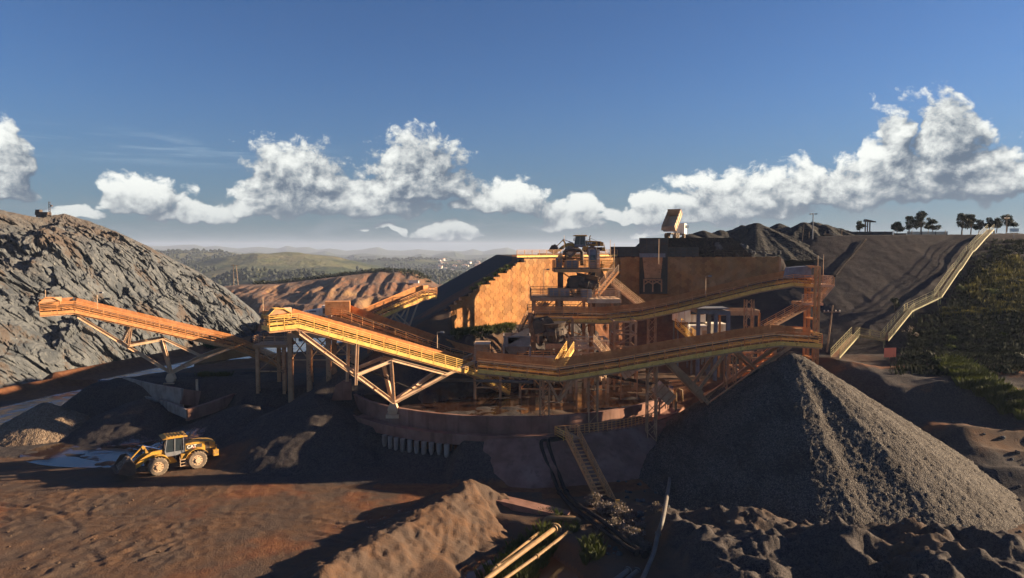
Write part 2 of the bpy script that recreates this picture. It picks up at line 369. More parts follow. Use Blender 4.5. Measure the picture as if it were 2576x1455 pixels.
def guardmat():
    m = mat('rusty_guard_mesh', [(.56, .24, .085), (.46, .17, .055)], 1.5, 0.8, bump=0); t = NT(m.node_tree); p = t.n['Principled BSDF']
    pos = t.n.new('ShaderNodeNewGeometry').outputs['Position']; sp = t.node('ShaderNodeSeparateXYZ', None, Vector=pos)
    fx = t.m('GREATER_THAN', t.m('FRACT', t.m('MULTIPLY', t.m('ADD', sp.outputs[0], sp.outputs[1]), 14.0)), 0.5)
    fz = t.m('GREATER_THAN', t.m('FRACT', t.m('MULTIPLY', sp.outputs[2], 14.0)), 0.5)
    t.l.new(t.m('MAXIMUM', fx, fz), p.inputs['Alpha']); return m
GUARD = guardmat()

def groundmat(name, attr=True):
    """earth: R dark gravel, G red-orange clay, B wet mud, own float layer: painted shade of the right-hand slope"""
    m = bpy.data.materials.new(name); m.use_nodes = True; t = NT(m.node_tree); b = t.n['Principled BSDF']
    pos = t.n.new('ShaderNodeNewGeometry').outputs['Position']
    at = t.node('ShaderNodeVertexColor', {'layer_name': 'soil'}); sp = t.node('ShaderNodeSeparateColor', None, Color=at.outputs[0])
    big = t.noise(pos, 0.22, 6, 0.62); mid = t.noise(pos, 1.1, 6, 0.65, 0.4); fine = t.noise(pos, 6.0, 5, 0.7); peb = t.noise(pos, 16.0, 2, 0.6)
    vo = t.node('ShaderNodeTexVoronoi', None, Vector=pos, Scale=7.0, Randomness=1.0)
    brown = t.mix(t.ramp(big, .4, .62), (.088, .060, .045), (.115, .064, .038)); brown = t.mix(t.m('MULTIPLY', t.ramp(mid, .45, .7), .6), brown, (.07, .048, .037))
    red = t.mix(t.ramp(mid, .35, .65), (.19, .082, .038), (.125, .05, .027))
    grav = t.mix(t.ramp(vo.outputs['Color'], .2, .9), (.026, .022, .023), (.07, .057, .052))
    grav = t.mix(t.ramp(peb, .5, .62), grav, (.085, .072, .066))
    wet = t.mix(t.ramp(mid, .4, .6), (.075, .045, .035), (.10, .055, .04))
    def soft(ch, k=.35, lo=.35, hi=.65): return t.ramp(t.m('MULTIPLY_ADD', t.m('SUBTRACT', t.m('MULTIPLY_ADD', mid, .6, t.m('MULTIPLY', fine, .4)), .5), k * 2, ch), lo, hi)
    c = t.mix(soft(sp.outputs[1]), brown, red)
    c = t.mix(soft(sp.outputs[0]), c, grav)
    w = soft(sp.outputs[2], .9, .45, .62); c = t.mix(w, c, wet)
    c = t.mix(t.m('MULTIPLY', t.ramp(fine, .5, .75), .35), c, (.07, .05, .04))
    c = t.mix(t.node('ShaderNodeAttribute', {'attribute_name': 'fines'}).outputs['Fac'], c, t.mix(t.ramp(mid, .35, .65), (.020, .016, .018), (.036, .026, .028)))  # near-black tone painted in as the shade of the right-hand slope
    t.put(b.inputs['IOR'], t.m('MULTIPLY_ADD', w, .5, 1.45))
    t.put(b.inputs['Base Color'], c); t.put(b.inputs['Roughness'], t.m('MULTIPLY_ADD', w, -.80, .93))
    t.put(b.inputs['Specular IOR Level'], t.m('MULTIPLY_ADD', w, .6, .15))
    hgt = t.m('ADD', t.m('MULTIPLY', fine, .5), t.m('MULTIPLY', peb, .3)); hgt = t.m('ADD', hgt, t.m('MULTIPLY', vo.outputs['Distance'], -.35)); hgt = t.m('ADD', hgt, t.m('MULTIPLY', mid, .8))
    bn = t.node('ShaderNodeBump', None, Strength=t.m('MULTIPLY_ADD', w, -.5, .55), Distance=.13, Height=hgt); t.l.new(bn.outputs[0], b.inputs['Normal'])
    return m
GROUND = groundmat('mine_ground')

# ------------------------------------------------------------------ objects
ORG_ = {}
def link(o, parent=None):
    COL.objects.link(o)
    if parent is not None: o.parent = parent
    return o
def tag(o, label=None, cat=None, group=None, kind=None):
    for k, v in (('label', label), ('category', cat), ('group', group), ('kind', kind)):
        if v: o[k] = v
    return o
def thing(name, label, cat, loc=(0, 0, 0), group=None, rz=0.0):
    o = bpy.data.objects.new(name, None); link(o); o.location = loc; o.rotation_euler = (0, 0, rz); o.empty_display_size = .3
    ORG_[o.name] = Vector(loc) if rz == 0 else Vector((0, 0, 0)); return tag(o, label, cat, group)
class MB:
    def __init__(s): s.v = []; s.f = []
    def add(s, vs, fs):
        k = len(s.v); s.v += [tuple(p) for p in vs]; s.f += [tuple(i + k for i in f) for f in fs]; return s
    def box(s, c, d, rz=0.0, M=None):
        vs = [Vector((a * d[0] / 2, b * d[1] / 2, e * d[2] / 2)) for e in (-1, 1) for a, b in ((-1, -1), (1, -1), (1, 1), (-1, 1))]
        if rz: Rm = Matrix.Rotation(rz, 3, 'Z'); vs = [Rm @ p for p in vs]
        if M is not None: vs = [M @ p for p in vs]
        c = Vector(c); return s.add([p + c for p in vs], [(3, 2, 1, 0), (4, 5, 6, 7), (0, 1, 5, 4), (1, 2, 6, 5), (2, 3, 7, 6), (3, 0, 4, 7)])
    def beam(s, p, q, w=.2, h=None, up=(0, 0, 1)):
        p, q = Vector(p), Vector(q); h = w if h is None else h; d = q - p
        if d.length < 1e-4: return s
        d.normalize(); sd = d.cross(Vector(up))
        if sd.length < 1e-3: sd = d.cross(Vector((0, 1, 0)))
        sd.normalize(); u = sd.cross(d); sd = sd * w / 2; u = u * h / 2
        vs = [e + a * sd + b * u for e in (p, q) for a, b in ((-1, -1), (1, -1), (1, 1), (-1, 1))]
        return s.add(vs, [(0, 1, 2, 3), (7, 6, 5, 4), (0, 4, 5, 1), (1, 5, 6, 2), (2, 6, 7, 3), (3, 7, 4, 0)])
    def ibeam(s, p, q, w=.3, h=.4, t=.05):
        p, q = Vector(p), Vector(q); d = (q - p).normalized(); sd = d.cross(Vector((0, 0, 1)))
        if sd.length < 1e-3: sd = Vector((1, 0, 0))
        sd.normalize(); u = sd.cross(d).normalized()
        s.beam(p + u * (h / 2 - t / 2), q + u * (h / 2 - t / 2), w, t, u); s.beam(p - u * (h / 2 - t / 2), q - u * (h / 2 - t / 2), w, t, u); s.beam(p, q, t, h - 2 * t, u); return s
    def tube(s, pts, r, n=8, cap=True):
        pts = [Vector(p) for p in pts]; rings = []; pu = None
        for i, p in enumerate(pts):
            d = (pts[min(i + 1, len(pts) - 1)] - pts[max(i - 1, 0)]).normalized()
            if pu is None: pu = d.cross(Vector((0, 0, 1))) if abs(d.z) < .95 else d.cross(Vector((1, 0, 0)))
            a = (pu - d * pu.dot(d)).normalized(); b = d.cross(a); pu = a; rr = r[i] if isinstance(r, (list, tuple)) else r
            rings.append([p + a * rr * math.cos(2 * math.pi * k / n) + b * rr * math.sin(2 * math.pi * k / n) for k in range(n)])
        fs = [(i * n + k, i * n + (k + 1) % n, (i + 1) * n + (k + 1) % n, (i + 1) * n + k) for i in range(len(pts) - 1) for k in range(n)]
        if cap: fs += [tuple(range(n - 1, -1, -1)), tuple((len(pts) - 1) * n + k for k in range(n))]
        return s.add([p for g in rings for p in g], fs)
    def cyl(s, p, q, r, n=12): return s.tube([p, q], r, n)
    def prism(s, poly, a, b):
        """poly: 2-D outline; a, b: functions 2-D -> 3-D for the two caps"""
        n = len(poly); vs = [a(p) for p in poly] + [b(p) for p in poly]
        return s.add(vs, [tuple(range(n)), tuple(range(2 * n - 1, n - 1, -1))] + [(i, i + n, (i + 1) % n + n, (i + 1) % n) for i in range(n)])
    def quad(s, *p): return s.add(p, [tuple(range(len(p)))])
    def build(s, name, m, parent=None, smooth=False, local=False):
        me = bpy.data.meshes.new(name); org = Vector((0, 0, 0)) if (parent is None or local) else ORG_.get(parent.name, Vector((0, 0, 0)))
        if parent is None and not local and s.v:
            zs = min(p[2] for p in s.v); org = Vector((sum(p[0] for p in s.v) / len(s.v), sum(p[1] for p in s.v) / len(s.v), zs))
        me.from_pydata([(p[0] - org.x, p[1] - org.y, p[2] - org.z) for p in s.v], [], s.f)
        me.materials.append(m); me.update()
        if smooth: me.polygons.foreach_set('use_smooth', [True] * len(me.polygons))
        o = bpy.data.objects.new(name, me); link(o, parent)
        if parent is None: o.location = org
        ORG_[o.name] = org if parent is None else ORG_.get(parent.name, Vector((0, 0, 0)))
        return o
def gridmesh(name, Xa, Ya, Za, m, cols=None, kind=None, smooth=True):
    ny, nx = Xa.shape; me = bpy.data.meshes.new(name)
    co = np.stack([Xa, Ya, Za], -1).reshape(-1, 3).astype(np.float32)
    i = np.arange((ny - 1) * (nx - 1)); r, c = i // (nx - 1), i % (nx - 1); a = r * nx + c
    q = np.stack([a, a + 1, a + nx + 1, a + nx], -1).astype(np.int32)
    me.vertices.add(len(co)); me.vertices.foreach_set('co', co.ravel())
    me.loops.add(q.size); me.loops.foreach_set('vertex_index', q.ravel())
    me.polygons.add(len(q)); me.polygons.foreach_set('loop_start', (np.arange(len(q)) * 4).astype(np.int32)); me.polygons.foreach_set('loop_total', np.full(len(q), 4, np.int32))
    me.polygons.foreach_set('use_smooth', np.full(len(q), smooth)); me.update(calc_edges=True)
    if cols is not None:
        ca = me.color_attributes.new('soil', 'FLOAT_COLOR', 'POINT'); rgba = np.ones((len(co), 4), np.float32)
        for k, cc in enumerate(cols[:3]): rgba[:, k] = np.asarray(cc, np.float32).ravel()
        ca.data.foreach_set('color', rgba.ravel())
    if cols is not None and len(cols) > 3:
        fa = me.attributes.new('fines', 'FLOAT', 'POINT'); fa.data.foreach_set('value', (1 - np.asarray(cols[3], np.float32)).ravel())  # painted slope shade, stored inverted
    me.materials.append(m); o = bpy.data.objects.new(name, me); link(o); ORG_[o.name] = Vector((0, 0, 0))
    if kind: o['kind'] = kind
    return o

# ------------------------------------------------------------------ near ground
def soil(x, y, z):
    d = np.hypot(x - RC[0], y - RC[1]); n = fbm(x / 6, y / 6, seed=101, o=3)
    grav = 0.12 + 0 * x
    grav = np.maximum(grav, ss(-16, -20, x - (y - 74) * .6) * 0 + (ss(74, 80, y) * ss(-66, -60, x) * (1 - ss(-21, -18, x)) * (1 - ss(100, 106, y))) * .95)
    grav = np.maximum(grav, ss(66, 70, y) * (x < 0) * ss(-34, -26, x) * .85 * (d > RR + 1.7))
    grav = np.maximum(grav, ss(10, 14, x - .1 * (55 - y)) * (1 - ss(62, 66, y)) * (x < 44) * (.62 + .3 * n)); 
    grav = np.maximum(grav, (d < RR) * (.55 + .5 * n))
    grav = np.maximum(grav, ss(92, 100, y) * ss(28, 36, x) * (x > 28) * (.86 + .2 * n))
    grav = np.maximum(grav, ss(35, 40, x) * (1 - ss(90, 96, y)) * (.75 + .5 * n))
    db, _ = dpoly(x, y, BERM); grav = np.where((db < 5) & (x < 3) & (y < 66), .36, grav)
    red = 0.22 + .35 * n
    red = np.maximum(red, ss(100, 112, y) * (x < 40) * .85)
    red = np.maximum(red, (d > RR - .1) * (d < 33) * (x > -14) * (y < 97) * .9)
    red = np.maximum(red, ss(40, 44, x) * ss(70, 76, y) * (1 - ss(88, 96, y)) * .75)
    red = np.where((x < -5) & (y < 71), red + .04 + .35 * ss(-30, -10, x) * fbm(x / 9, y / 5, seed=103), red)
    red = np.where((db < 5) & (y < 66) & (x < 3), .08, red)
    red = np.where((z < -.95) & (x < 6), .9, red); red = np.maximum(red, (x < -60) * ss(95, 105, y) * .3)
    red = np.where((x > 44) & (y > 96), .32 + .3 * n, red)
    wet = 0 * x
    # standing wet patches: in front of the loader, the haul road on the left, the platform
    wet = np.maximum(wet, np.exp(-(((x + 43.5) / 7.0) ** 2 + ((y - 79.5) / 4.5) ** 2) ** 1.5) * 1.1)
    e = x - (-84 + (y - 112) * .304)
    wet = np.maximum(wet, ss(7, 12, e) * (1 - ss(22, 30, e)) * (y > 78) * .95 * (z < 3))
    wet = np.maximum(wet, (z > 4.6) * (z < 5.13) * (d < RR) * .8)
    wet = np.maximum(wet, ((x + 11) ** 2 / 30 + (y - 60) ** 2 / 20 < 1) * .35)
    wet = np.maximum(wet, ss(-1.0, -1.5, z) * (x < 6) * .8)
    red = np.where((x > 10) & (y < 64), .1, red)
    return np.clip(grav, 0, 1), np.clip(red, 0, 1), np.clip(wet, 0, 1)
def ground_sheet(name, x0, x1, y0, y1, step):
    xs = np.arange(x0, x1 + step / 2, step); ys = np.arange(y0, y1 + step / 2, step); Xa, Ya = np.meshgrid(xs, ys)
    Za = H(Xa, Ya); g, r, w = soil(Xa, Ya, Za)
    return Xa, Ya, Za, g, r, w
def near_ground():
    # one sheet with finer spacing close to the camera
    ys = [30.0]
    while ys[-1] < 215: ys.append(ys[-1] + max(0.17, (ys[-1] - 30) * 0.0042))
    ys = np.array(ys); us = np.linspace(-1, 1, 620)
    half = np.maximum(60, ys * 0.86)[:, None]
    Xa = us[None, :] * half; Ya = np.repeat(ys[:, None], len(us), 1)
    Za = H(Xa, Ya)
    gr, rd, wt = soil(Xa, Ya, Za); dk_ = 1 - .92 * np.clip(ss(88, 98, Ya) * ss(30, 40, Xa - .0 * Ya) * (Za > 5.5) * (.85 + .3 * fbm(Xa / 9, Ya / 9, seed=111)), 0, 1)  # last mask paints the big right slope dark, standing in for its shade
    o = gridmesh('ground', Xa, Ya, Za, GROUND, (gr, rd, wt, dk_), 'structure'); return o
near_ground()

# ------------------------------------------------------------------ rock mountain on the left
def rock_mountain():
    cu = [-420, -150, 0, 60, 100, 160, 250, 330, 400, 430, 500, 560, 620, 650, 700, 760]
    cv = [500, 522, 531, 540, 546, 534, 566, 600, 634, 652, 684, 724, 768, 815, 838, 850]
    n, mrows = 640, 330
    u = np.interp(np.linspace(0, 1, n), np.linspace(0, 1, len(cu)), cu); v = np.interp(u, cu, cv)
    Yc = np.interp(u, [-420, 0, 400, 700, 760], [196, 214, 262, 298, 304])
    Xc = (u - 1288) / F_PX * Yc; Zc = CAMZ + (HOR - v) / F_PX * Yc
    zb = -32.0
    t = np.linspace(0, 1, mrows)[:, None]
    run = np.maximum(16, (Zc - zb)) * 1.18
    prof = 1 - t ** 0.9
    zz = zb + (Zc - zb)[None, :] * (1 - prof)
    # benches
    zz = zz + 2.2 * np.sin(t * 17 + 1.5 * vnoise(u / 160, 0 * u)[None, :]) * (1 - t) * t * 4 * .6
    Ya = Yc[None, :] - run[None, :] * (1 - t); Xa = Xc[None, :] * (Ya / Yc[None, :]) * (1 - .02 * (1 - t)) + 8 * (1 - t)
    x, y, z = Xa, Ya, zz
    q = x + 0.12 * z
    gul = ridged(q / 21 + .5 * vnoise(x / 30, z / 30), y / 60, z / 110, o=2, seed=5) * 10.5
    gul += ridged(q / 6.5 + vnoise(x / 12, z / 12), y / 30, z / 38, o=3, seed=9) * 3.0 * ss(1.0, .55, t)
    f1, f2, cid = worley(x / 5.5, y / 5.5, z / 7.5, 3); blk = (cid - .5) * 4.2 + (f2 - f1) * 3.0
    g1, g2, cid2 = worley(x / 2.1, y / 2.1, z / 3.0, 8); blk2 = (cid2 - .5) * 1.9 + (g2 - g1) * 1.3
    h1, h2, cid3 = worley(x / .95, y / .95, z / 1.2, 18); blk3 = (cid3 - .5) * .5
    dis = gul + blk + blk2 + blk3 + 1.5 * fbm(x / 25, y / 25, z / 25, seed=2)
    k = ss(0, .06, 1 - t) * .85 + .15
    Ya = Ya - dis * .8 * k; zz = zz + dis * .38 * k; Xa = Xa + .25 * k * (blk + blk2)
    # back of the mountain
    bt = np.linspace(0.04, 1, 26)[:, None]
    Yb = Ya[-1] + bt * 90; Xb = Xa[-1] * (1 + bt * .12); Zb = zz[-1] - bt * 70 * (bt * .6 + .25) + .8 * fbm(Xb / 9, Yb / 9, seed=4)
    Xa = np.vstack([Xa, Xb]); Ya = np.vstack([Ya, Yb]); zz = np.vstack([zz, Zb])
    m = bpy.data.materials.new('grey_blasted_rock'); m.use_nodes = True; tt = NT(m.node_tree); b = tt.n['Principled BSDF']
    pos = tt.n.new('ShaderNodeNewGeometry').outputs['Position']; spz = tt.node('ShaderNodeSeparateXYZ', None, Vector=pos)
    mp = tt.node('ShaderNodeMapping', None, Vector=pos, Rotation=(0, .1, 0), Scale=(1, .5, .28)).outputs[0]
    a = tt.noise(pos, .05, 5, .6); c = tt.noise(mp, .35, 7, .65, .5); d = tt.noise(mp, 1.3, 6, .7)
    col = tt.mix(tt.ramp(c, .35, .65), (.05, .056, .064), (.11, .115, .12))
    col = tt.mix(tt.ramp(d, .55, .72), col, (.18, .175, .165))
    hb = tt.ramp(tt.m('MULTIPLY_ADD', a, 60.0, spz.outputs[2]), 46.0, 76.0)
    col = tt.mix(tt.m('MULTIPLY', hb, .85), col, tt.mix(tt.ramp(d, .4, .65), (.065, .045, .034), (.12, .088, .064)))
    col = tt.mix(tt.m('MULTIPLY', tt.ramp(tt.noise(pos, .07, 7, .7), .52, .6), .8), col, (.085, .062, .048))
    tt.put(b.inputs['Base Color'], col); b.inputs['Roughness'].default_value = .95; b.inputs['Specular IOR Level'].default_value = .15
    vr = tt.node('ShaderNodeTexVoronoi', None, Vector=mp, Scale=.9, Detail=3.0)
    bn = tt.node('ShaderNodeBump', None, Strength=.8, Distance=.9, Height=tt.m('ADD', tt.m('MULTIPLY', d, .7), tt.m('MULTIPLY', vr.outputs['Distance'], .55))); tt.l.new(bn.outputs[0], b.inputs['Normal'])
    global ROCK; ROCK = m
    o = gridmesh('rock_mountain', Xa, Ya, zz, m, None, 'structure', smooth=False); return o
rock_mountain()

# ------------------------------------------------------------------ red mine terraces in the middle distance
def mid_z(x, y):
    u = 1288 + x / y * F_PX
    crv = np.interp(u, [200, 560, 620, 700, 800, 900, 980, 1040, 1075, 1100, 1150, 1300, 1500], [722, 722, 716, 714, 702, 690, 681, 684, 700, 716, 722, 724, 726])
    pit = 34 * (1 - ss(590, 660, u)) * (1 - ss(330, 380, y))
    crz = CAMZ + (HOR - crv) / F_PX * 430
    base = np.interp(y, [150, 215, 260, 330, 360], [0.5, -2, -7, -9, -9.5])
    z = base + 1.2 * fbm(x / 25, y / 25, seed=201)
    step = ss(250, 258, y + 12 * fbm(x / 30, 0 * x, seed=207)) * 2.6 * (u > 640) * (u < 900) - ss(268, 300, y) * 2.5 * (u > 640) * (u < 900)
    z = z + step
    w = 14 * fbm(x / 40, 0 * x, seed=203) + 3 * ridged(x / 11, y / 50, seed=204)
    t1 = ss(352, 366, y + w); t2 = ss(372, 398, y + w * 1.3); t3 = ss(398, 430, y + w)
    z = z + (crz - z) * (t1 * .34 + t2 * .33 + t3 * .33) + (1 - np.abs(2 * ss(352, 430, y) - 1)) * 1.6 * ridged(x / 7, y / 30, seed=205, o=4)
    z = z - 0.14 * np.maximum(0, y - 436) - pit
    return z
def mid_ground():
    us = np.linspace(-1.0, 0.12, 520); ys = np.concatenate([np.arange(150, 345, 1.4), np.arange(345, 440, .75), np.arange(440, 620, 6)])
    Xa = us[None, :] * ys[:, None] * .86; Ya = np.repeat(ys[:, None], len(us), 1)
    Za = mid_z(Xa, Ya)
    # keep under the near sheet where the two overlap
    Za = np.where(Ya < 213, np.minimum(Za, -2.0 + 0 * Za) - 1.5, Za)
    u = 1288 + Xa / Ya * F_PX; n = fbm(Xa / 20, Ya / 20, seed=211)
    red = .55 + .35 * n + .3 * (Ya > 340); grav = .25 + .4 * n * (Ya < 340) + .55 * ss(1060, 1130, u) ; wet = 0 * Xa
    o = gridmesh('terrain', Xa, Ya, Za, GROUND_MID, (np.clip(grav, 0, 1), np.clip(red, 0, 1), wet), 'structure'); return o
def midmat():
    m = bpy.data.materials.new('red_and_ochre_earth'); m.use_nodes = True; t = NT(m.node_tree); b = t.n['Principled BSDF']
    g = t.n.new('ShaderNodeNewGeometry'); pos = g.outputs['Position']; nz = t.node('ShaderNodeSeparateXYZ', None, Vector=g.outputs['Normal']).outputs[2]
    at = t.node('ShaderNodeVertexColor', {'layer_name': 'soil'}); sp = t.node('ShaderNodeSeparateColor', None, Color=at.outputs[0])
    a = t.noise(pos, .03, 5, .6); c = t.noise(pos, .25, 6, .65, .6)
    mp = t.node('ShaderNodeMapping', None, Vector=pos, Scale=(1, .6, .25)).outputs[0]; s_ = t.noise(mp, .6, 6, .7)
    cliff = t.mix(t.ramp(s_, .4, .62), (.17, .07, .032), (.115, .046, .024)); cliff = t.mix(t.ramp(a, .52, .66), cliff, (.27, .15, .06)); cliff = t.mix(t.ramp(c, .56, .7), cliff, (.18, .105, .07))
    flat = t.mix(t.ramp(c, .4, .6), (.15, .075, .042), (.10, .055, .036)); flat = t.mix(t.ramp(a, .5, .62), flat, (.20, .10, .05))
    col = t.mix(t.ramp(nz, .86, .97), cliff, flat)
    col = t.mix(t.m('MULTIPLY', sp.outputs[0], t.ramp(c, .35, .6)), col, (.11, .09, .078))
    t.put(b.inputs['Base Color'], col); b.inputs['Roughness'].default_value = .95
    bn = t.node('ShaderNodeBump', None, Strength=.8, Distance=.9, Height=t.m('ADD', s_, c)); t.l.new(bn.outputs[0], b.inputs['Normal']); return m
GROUND_MID = midmat()
mid_ground()

# ------------------------------------------------------------------ valley, green hills and far ridges
HILLS = [  # crest point in the photograph (u, v), distance, half width, half depth
    (705, 645, 1750, 330, 420), (790, 672, 1500, 200, 240), (610, 668, 1500, 170, 220), (655, 690, 1150, 120, 130), (770, 694, 1120, 110, 120),
    (1000, 655, 2700, 420, 380), (1130, 668, 2500, 300, 260), (1330, 652, 3100, 420, 300), (1050, 688, 1500, 260, 200), (480, 640, 2300, 500, 350), (880, 662, 2900, 380, 320)]
RIDGE = [(-600, 600), (300, 618), (420, 620), (490, 616), (515, 622), (545, 619), (600, 625), (650, 620), (700, 627), (722, 620), (745, 625), (775, 622), (800, 628),
         (830, 625), (870, 631), (905, 628), (950, 622), (975, 631), (1010, 632), (1050, 627), (1100, 632), (1140, 632), (1165, 633), (1190, 627), (1215, 634), (1245, 627), (1275, 624), (1300, 633), (1400, 628), (1500, 630), (1600, 622), (1750, 630), (2200, 610), (3200, 600)]
def far_z(x, y):
    u = 1288 + x / y * F_PX
    z = -62 + 5 * fbm(x / 300, y / 300, seed=301) - 10 * ss(1200, 3500, y)
    for (cu, cv, Yd, w, dp) in HILLS:
        cx = (cu - 1288) / F_PX * Yd; cz = CAMZ + (HOR - cv) / F_PX * Yd
        q = ((x - cx) / w) ** 2 + ((y - Yd) / dp) ** 2; hh = -64 + (cz + 64) * np.exp(-q * 1.3)
        z = np.maximum(z, hh + 5 * fbm(x / 90, y / 90, seed=303) * np.exp(-q * .5)) + .15 * np.maximum(0, hh - z)
    ru = np.array([p[0] for p in RIDGE]); rv = np.array([p[1] for p in RIDGE])
    for (Yd, off, dp, sh) in ((7600, 0, 700, 0), (5600, 11, 450, 130), (4300, 22, 350, -170)):
        rz = CAMZ + (HOR - (np.interp(u + sh, ru, rv) * (1.0) + off)) / F_PX * Yd + 7 * fbm(x / 260, y / 260, seed=305 + Yd)
        z = np.maximum(z, -72 + (rz + 72) * np.exp(-((y - Yd) / dp) ** 2))
    return z
def far_ground():
    ys = np.concatenate([np.linspace(560, 1000, 60), np.linspace(1005, 3200, 250), np.linspace(3215, 8000, 190), [9000, 15000]])
    us = np.linspace(-1.05, 1.05, 760); Xa = us[None, :] * ys[:, None] * .8; Ya = np.repeat(ys[:, None], len(us), 1); Za = far_z(Xa, Ya)
    Za[-1] -= 60
    m = bpy.data.materials.new('pasture_and_woodland'); m.use_nodes = True; t = NT(m.node_tree); b = t.n['Principled BSDF']
    pos = t.n.new('ShaderNodeNewGeometry').outputs['Position']
    a = t.noise(pos, .0022, 6, .62, .5); c = t.noise(pos, .02, 6, .65); d = t.noise(pos, .09, 3, .6)
    past = t.mix(t.ramp(c, .4, .62), (.10, .105, .045), (.135, .12, .06)); past = t.mix(t.ramp(d, .58, .68), past, (.045, .05, .025))
    wood = t.mix(t.ramp(d, .4, .6), (.028, .042, .018), (.06, .07, .03))
    pz = t.node('ShaderNodeSeparateXYZ', None, Vector=pos).outputs[2]
    k = t.ramp(t.m('MULTIPLY_ADD', pz, -.0045, a), .55, .66)
    k = t.m('MAXIMUM', k, t.ramp(t.node('ShaderNodeSeparateXYZ', None, Vector=pos).outputs[1], 3300, 3900))
    col = t.mix(k, past, wood); t.put(b.inputs['Base Color'], col); b.inputs['Roughness'].default_value = .95; b.inputs['Specular IOR Level'].default_value = 0.1
    bn = t.node('ShaderNodeBump', None, Strength=.7, Distance=6.0, Height=d); t.l.new(bn.outputs[0], b.inputs['Normal'])
    gridmesh('hills', Xa, Ya, Za, m, None, 'structure')
far_ground()
def haze():
    m = bpy.data.materials.new('pale_air'); m.use_nodes = True; t = NT(m.node_tree); t.n.clear()
    pv = t.node('ShaderNodeVolumePrincipled', None, Color=(.62, .74, 1.0, 1), Density=1.05e-4, Anisotropy=.1); o = t.n.new('ShaderNodeOutputMaterial'); t.l.new(pv.outputs[0], o.inputs['Volume'])
    mb = MB(); mb.box((0, 4450, -5), (15000, 10100, 200)); h = mb.build('haze', m); h['kind'] = 'stuff'; h['label'] = 'thin blue haze over the valley'
haze()
#--OBJECTS--
# ------------------------------------------------------------------ stockpiles
OREM = [None]
def cone_pile(name, label, apex, reach, step, m, gvals=(1, .1, 0), k=.68, seed=1, skew=(0, 0), n_gul=1.0, cat='gravel heap', group=None, ymin=None):
    xs = np.arange(-reach, reach + step / 2, step); Xa, Ya = np.meshgrid(xs, xs)
    ang = np.arctan2(Xa, -Ya); r = np.hypot(Xa, Ya)
    kk = k * (1 - skew[0] * np.cos(ang - skew[1]))
    lobes = .9 * np.sin(ang * 7 + seed) * .35 + fbm(np.cos(ang) * 2.6, np.sin(ang) * 2.6, seed=seed + 2, o=3)
    rd = np.sqrt(r * r + .5 * min(1, reach / 20)) - .3
    Za = apex[2] - kk * rd + n_gul * .55 * lobes * ss(.3, 9, r) + .06 * fbm(Xa * 2.4, Ya * 2.4, seed=seed, o=3) + .035 * RNG.randn(*Xa.shape)
    Za = Za + n_gul * .07 * ridged(np.cos(ang) * 9, np.sin(ang) * 9, seed=seed + 5, o=2) * ss(3, 12, r)
    X2 = Xa + apex[0]; Y2 = Ya + apex[1]
    floor = H(X2, Y2, False) - .6
    ok = Za > floor - .2
    if ymin: ok &= Y2 > ymin
    # keep only the body of the heap
    ny, nx = Xa.shape; idx = -np.ones(Xa.size, int); i = np.arange((ny - 1) * (nx - 1)); rr, cc = i // (nx - 1), i % (nx - 1); a = rr * nx + cc
    q = np.stack([a, a + 1, a + nx + 1, a + nx], -1); q = q[ok.ravel()[q].any(1)]
    used = np.unique(q); idx[used] = np.arange(len(used)); q = idx[q]
    co = np.stack([X2.ravel()[used], Y2.ravel()[used], np.maximum(Za, floor).ravel()[used]], -1)
    me = bpy.data.meshes.new(name); base = Vector((apex[0], apex[1], float(co[:, 2].min())))
    me.from_pydata((co - np.array(base)).tolist(), [], q.tolist()); me.polygons.foreach_set('use_smooth', [True] * len(me.polygons))
    ca = me.color_attributes.new('soil', 'FLOAT_COLOR', 'POINT'); ca.data.foreach_set('color', np.tile(np.array([*gvals, 1], np.float32), len(co)))
    me.materials.append(m); me.update(); o = bpy.data.objects.new(name, me); link(o); o.location = base; ORG_[o.name] = base
    return tag(o, label, cat, group)
def gravelmat(name, a, b, c, stone=5.0):
    m = bpy.data.materials.new(name); m.use_nodes = True; t = NT(m.node_tree); p = t.n['Principled BSDF']; pos = t.n.new('ShaderNodeNewGeometry').outputs['Position']
    v1 = t.node('ShaderNodeTexVoronoi', None, Vector=pos, Scale=stone); v2 = t.node('ShaderNodeTexVoronoi', None, Vector=pos, Scale=stone * 2.1)
    r1 = t.node('ShaderNodeSeparateColor', None, Color=v1.outputs['Color']).outputs[0]; r2 = t.node('ShaderNodeSeparateColor', None, Color=v2.outputs['Color']).outputs[1]
    col = t.mix(t.ramp(r1, .1, .9), a, b); col = t.mix(t.ramp(r2, .62, .95), col, c); col = t.mix(t.m('MULTIPLY', t.ramp(t.noise(pos, .35, 5, .6), .45, .7), .5), col, (a[0] * .9, a[1] * .75, a[2] * .65))
    t.put(p.inputs['Base Color'], col); p.inputs['Roughness'].default_value = .9; p.inputs['Specular IOR Level'].default_value = .2
    bd = t.noise(t.node('ShaderNodeMapping', None, Vector=pos, Scale=(.5, .12, .25)).outputs[0], 1.0, 6, .7); col = t.mix(t.m('MULTIPLY', t.ramp(bd, .5, .66), .55), col, (a[0] * .55, a[1] * .5, a[2] * .5)); t.put(p.inputs['Base Color'], col)
    hh = t.m('ADD', t.m('MULTIPLY', v1.outputs['Distance'], -1.0), t.m('MULTIPLY', v2.outputs['Distance'], -.45)); hh = t.m('MULTIPLY_ADD', r1, .6, hh)
    bn = t.node('ShaderNodeBump', None, Strength=.75, Distance=.13, Height=hh); t.l.new(bn.outputs[0], p.inputs['Normal']); return m
GRAV = gravelmat('dark_crushed_stone', (.038, .032, .030), (.080, .067, .058), (.165, .142, .12), 6.5)
GRAVB = gravelmat('brown_crushed_stone', (.12, .085, .06), (.19, .135, .095), (.26, .20, .15))
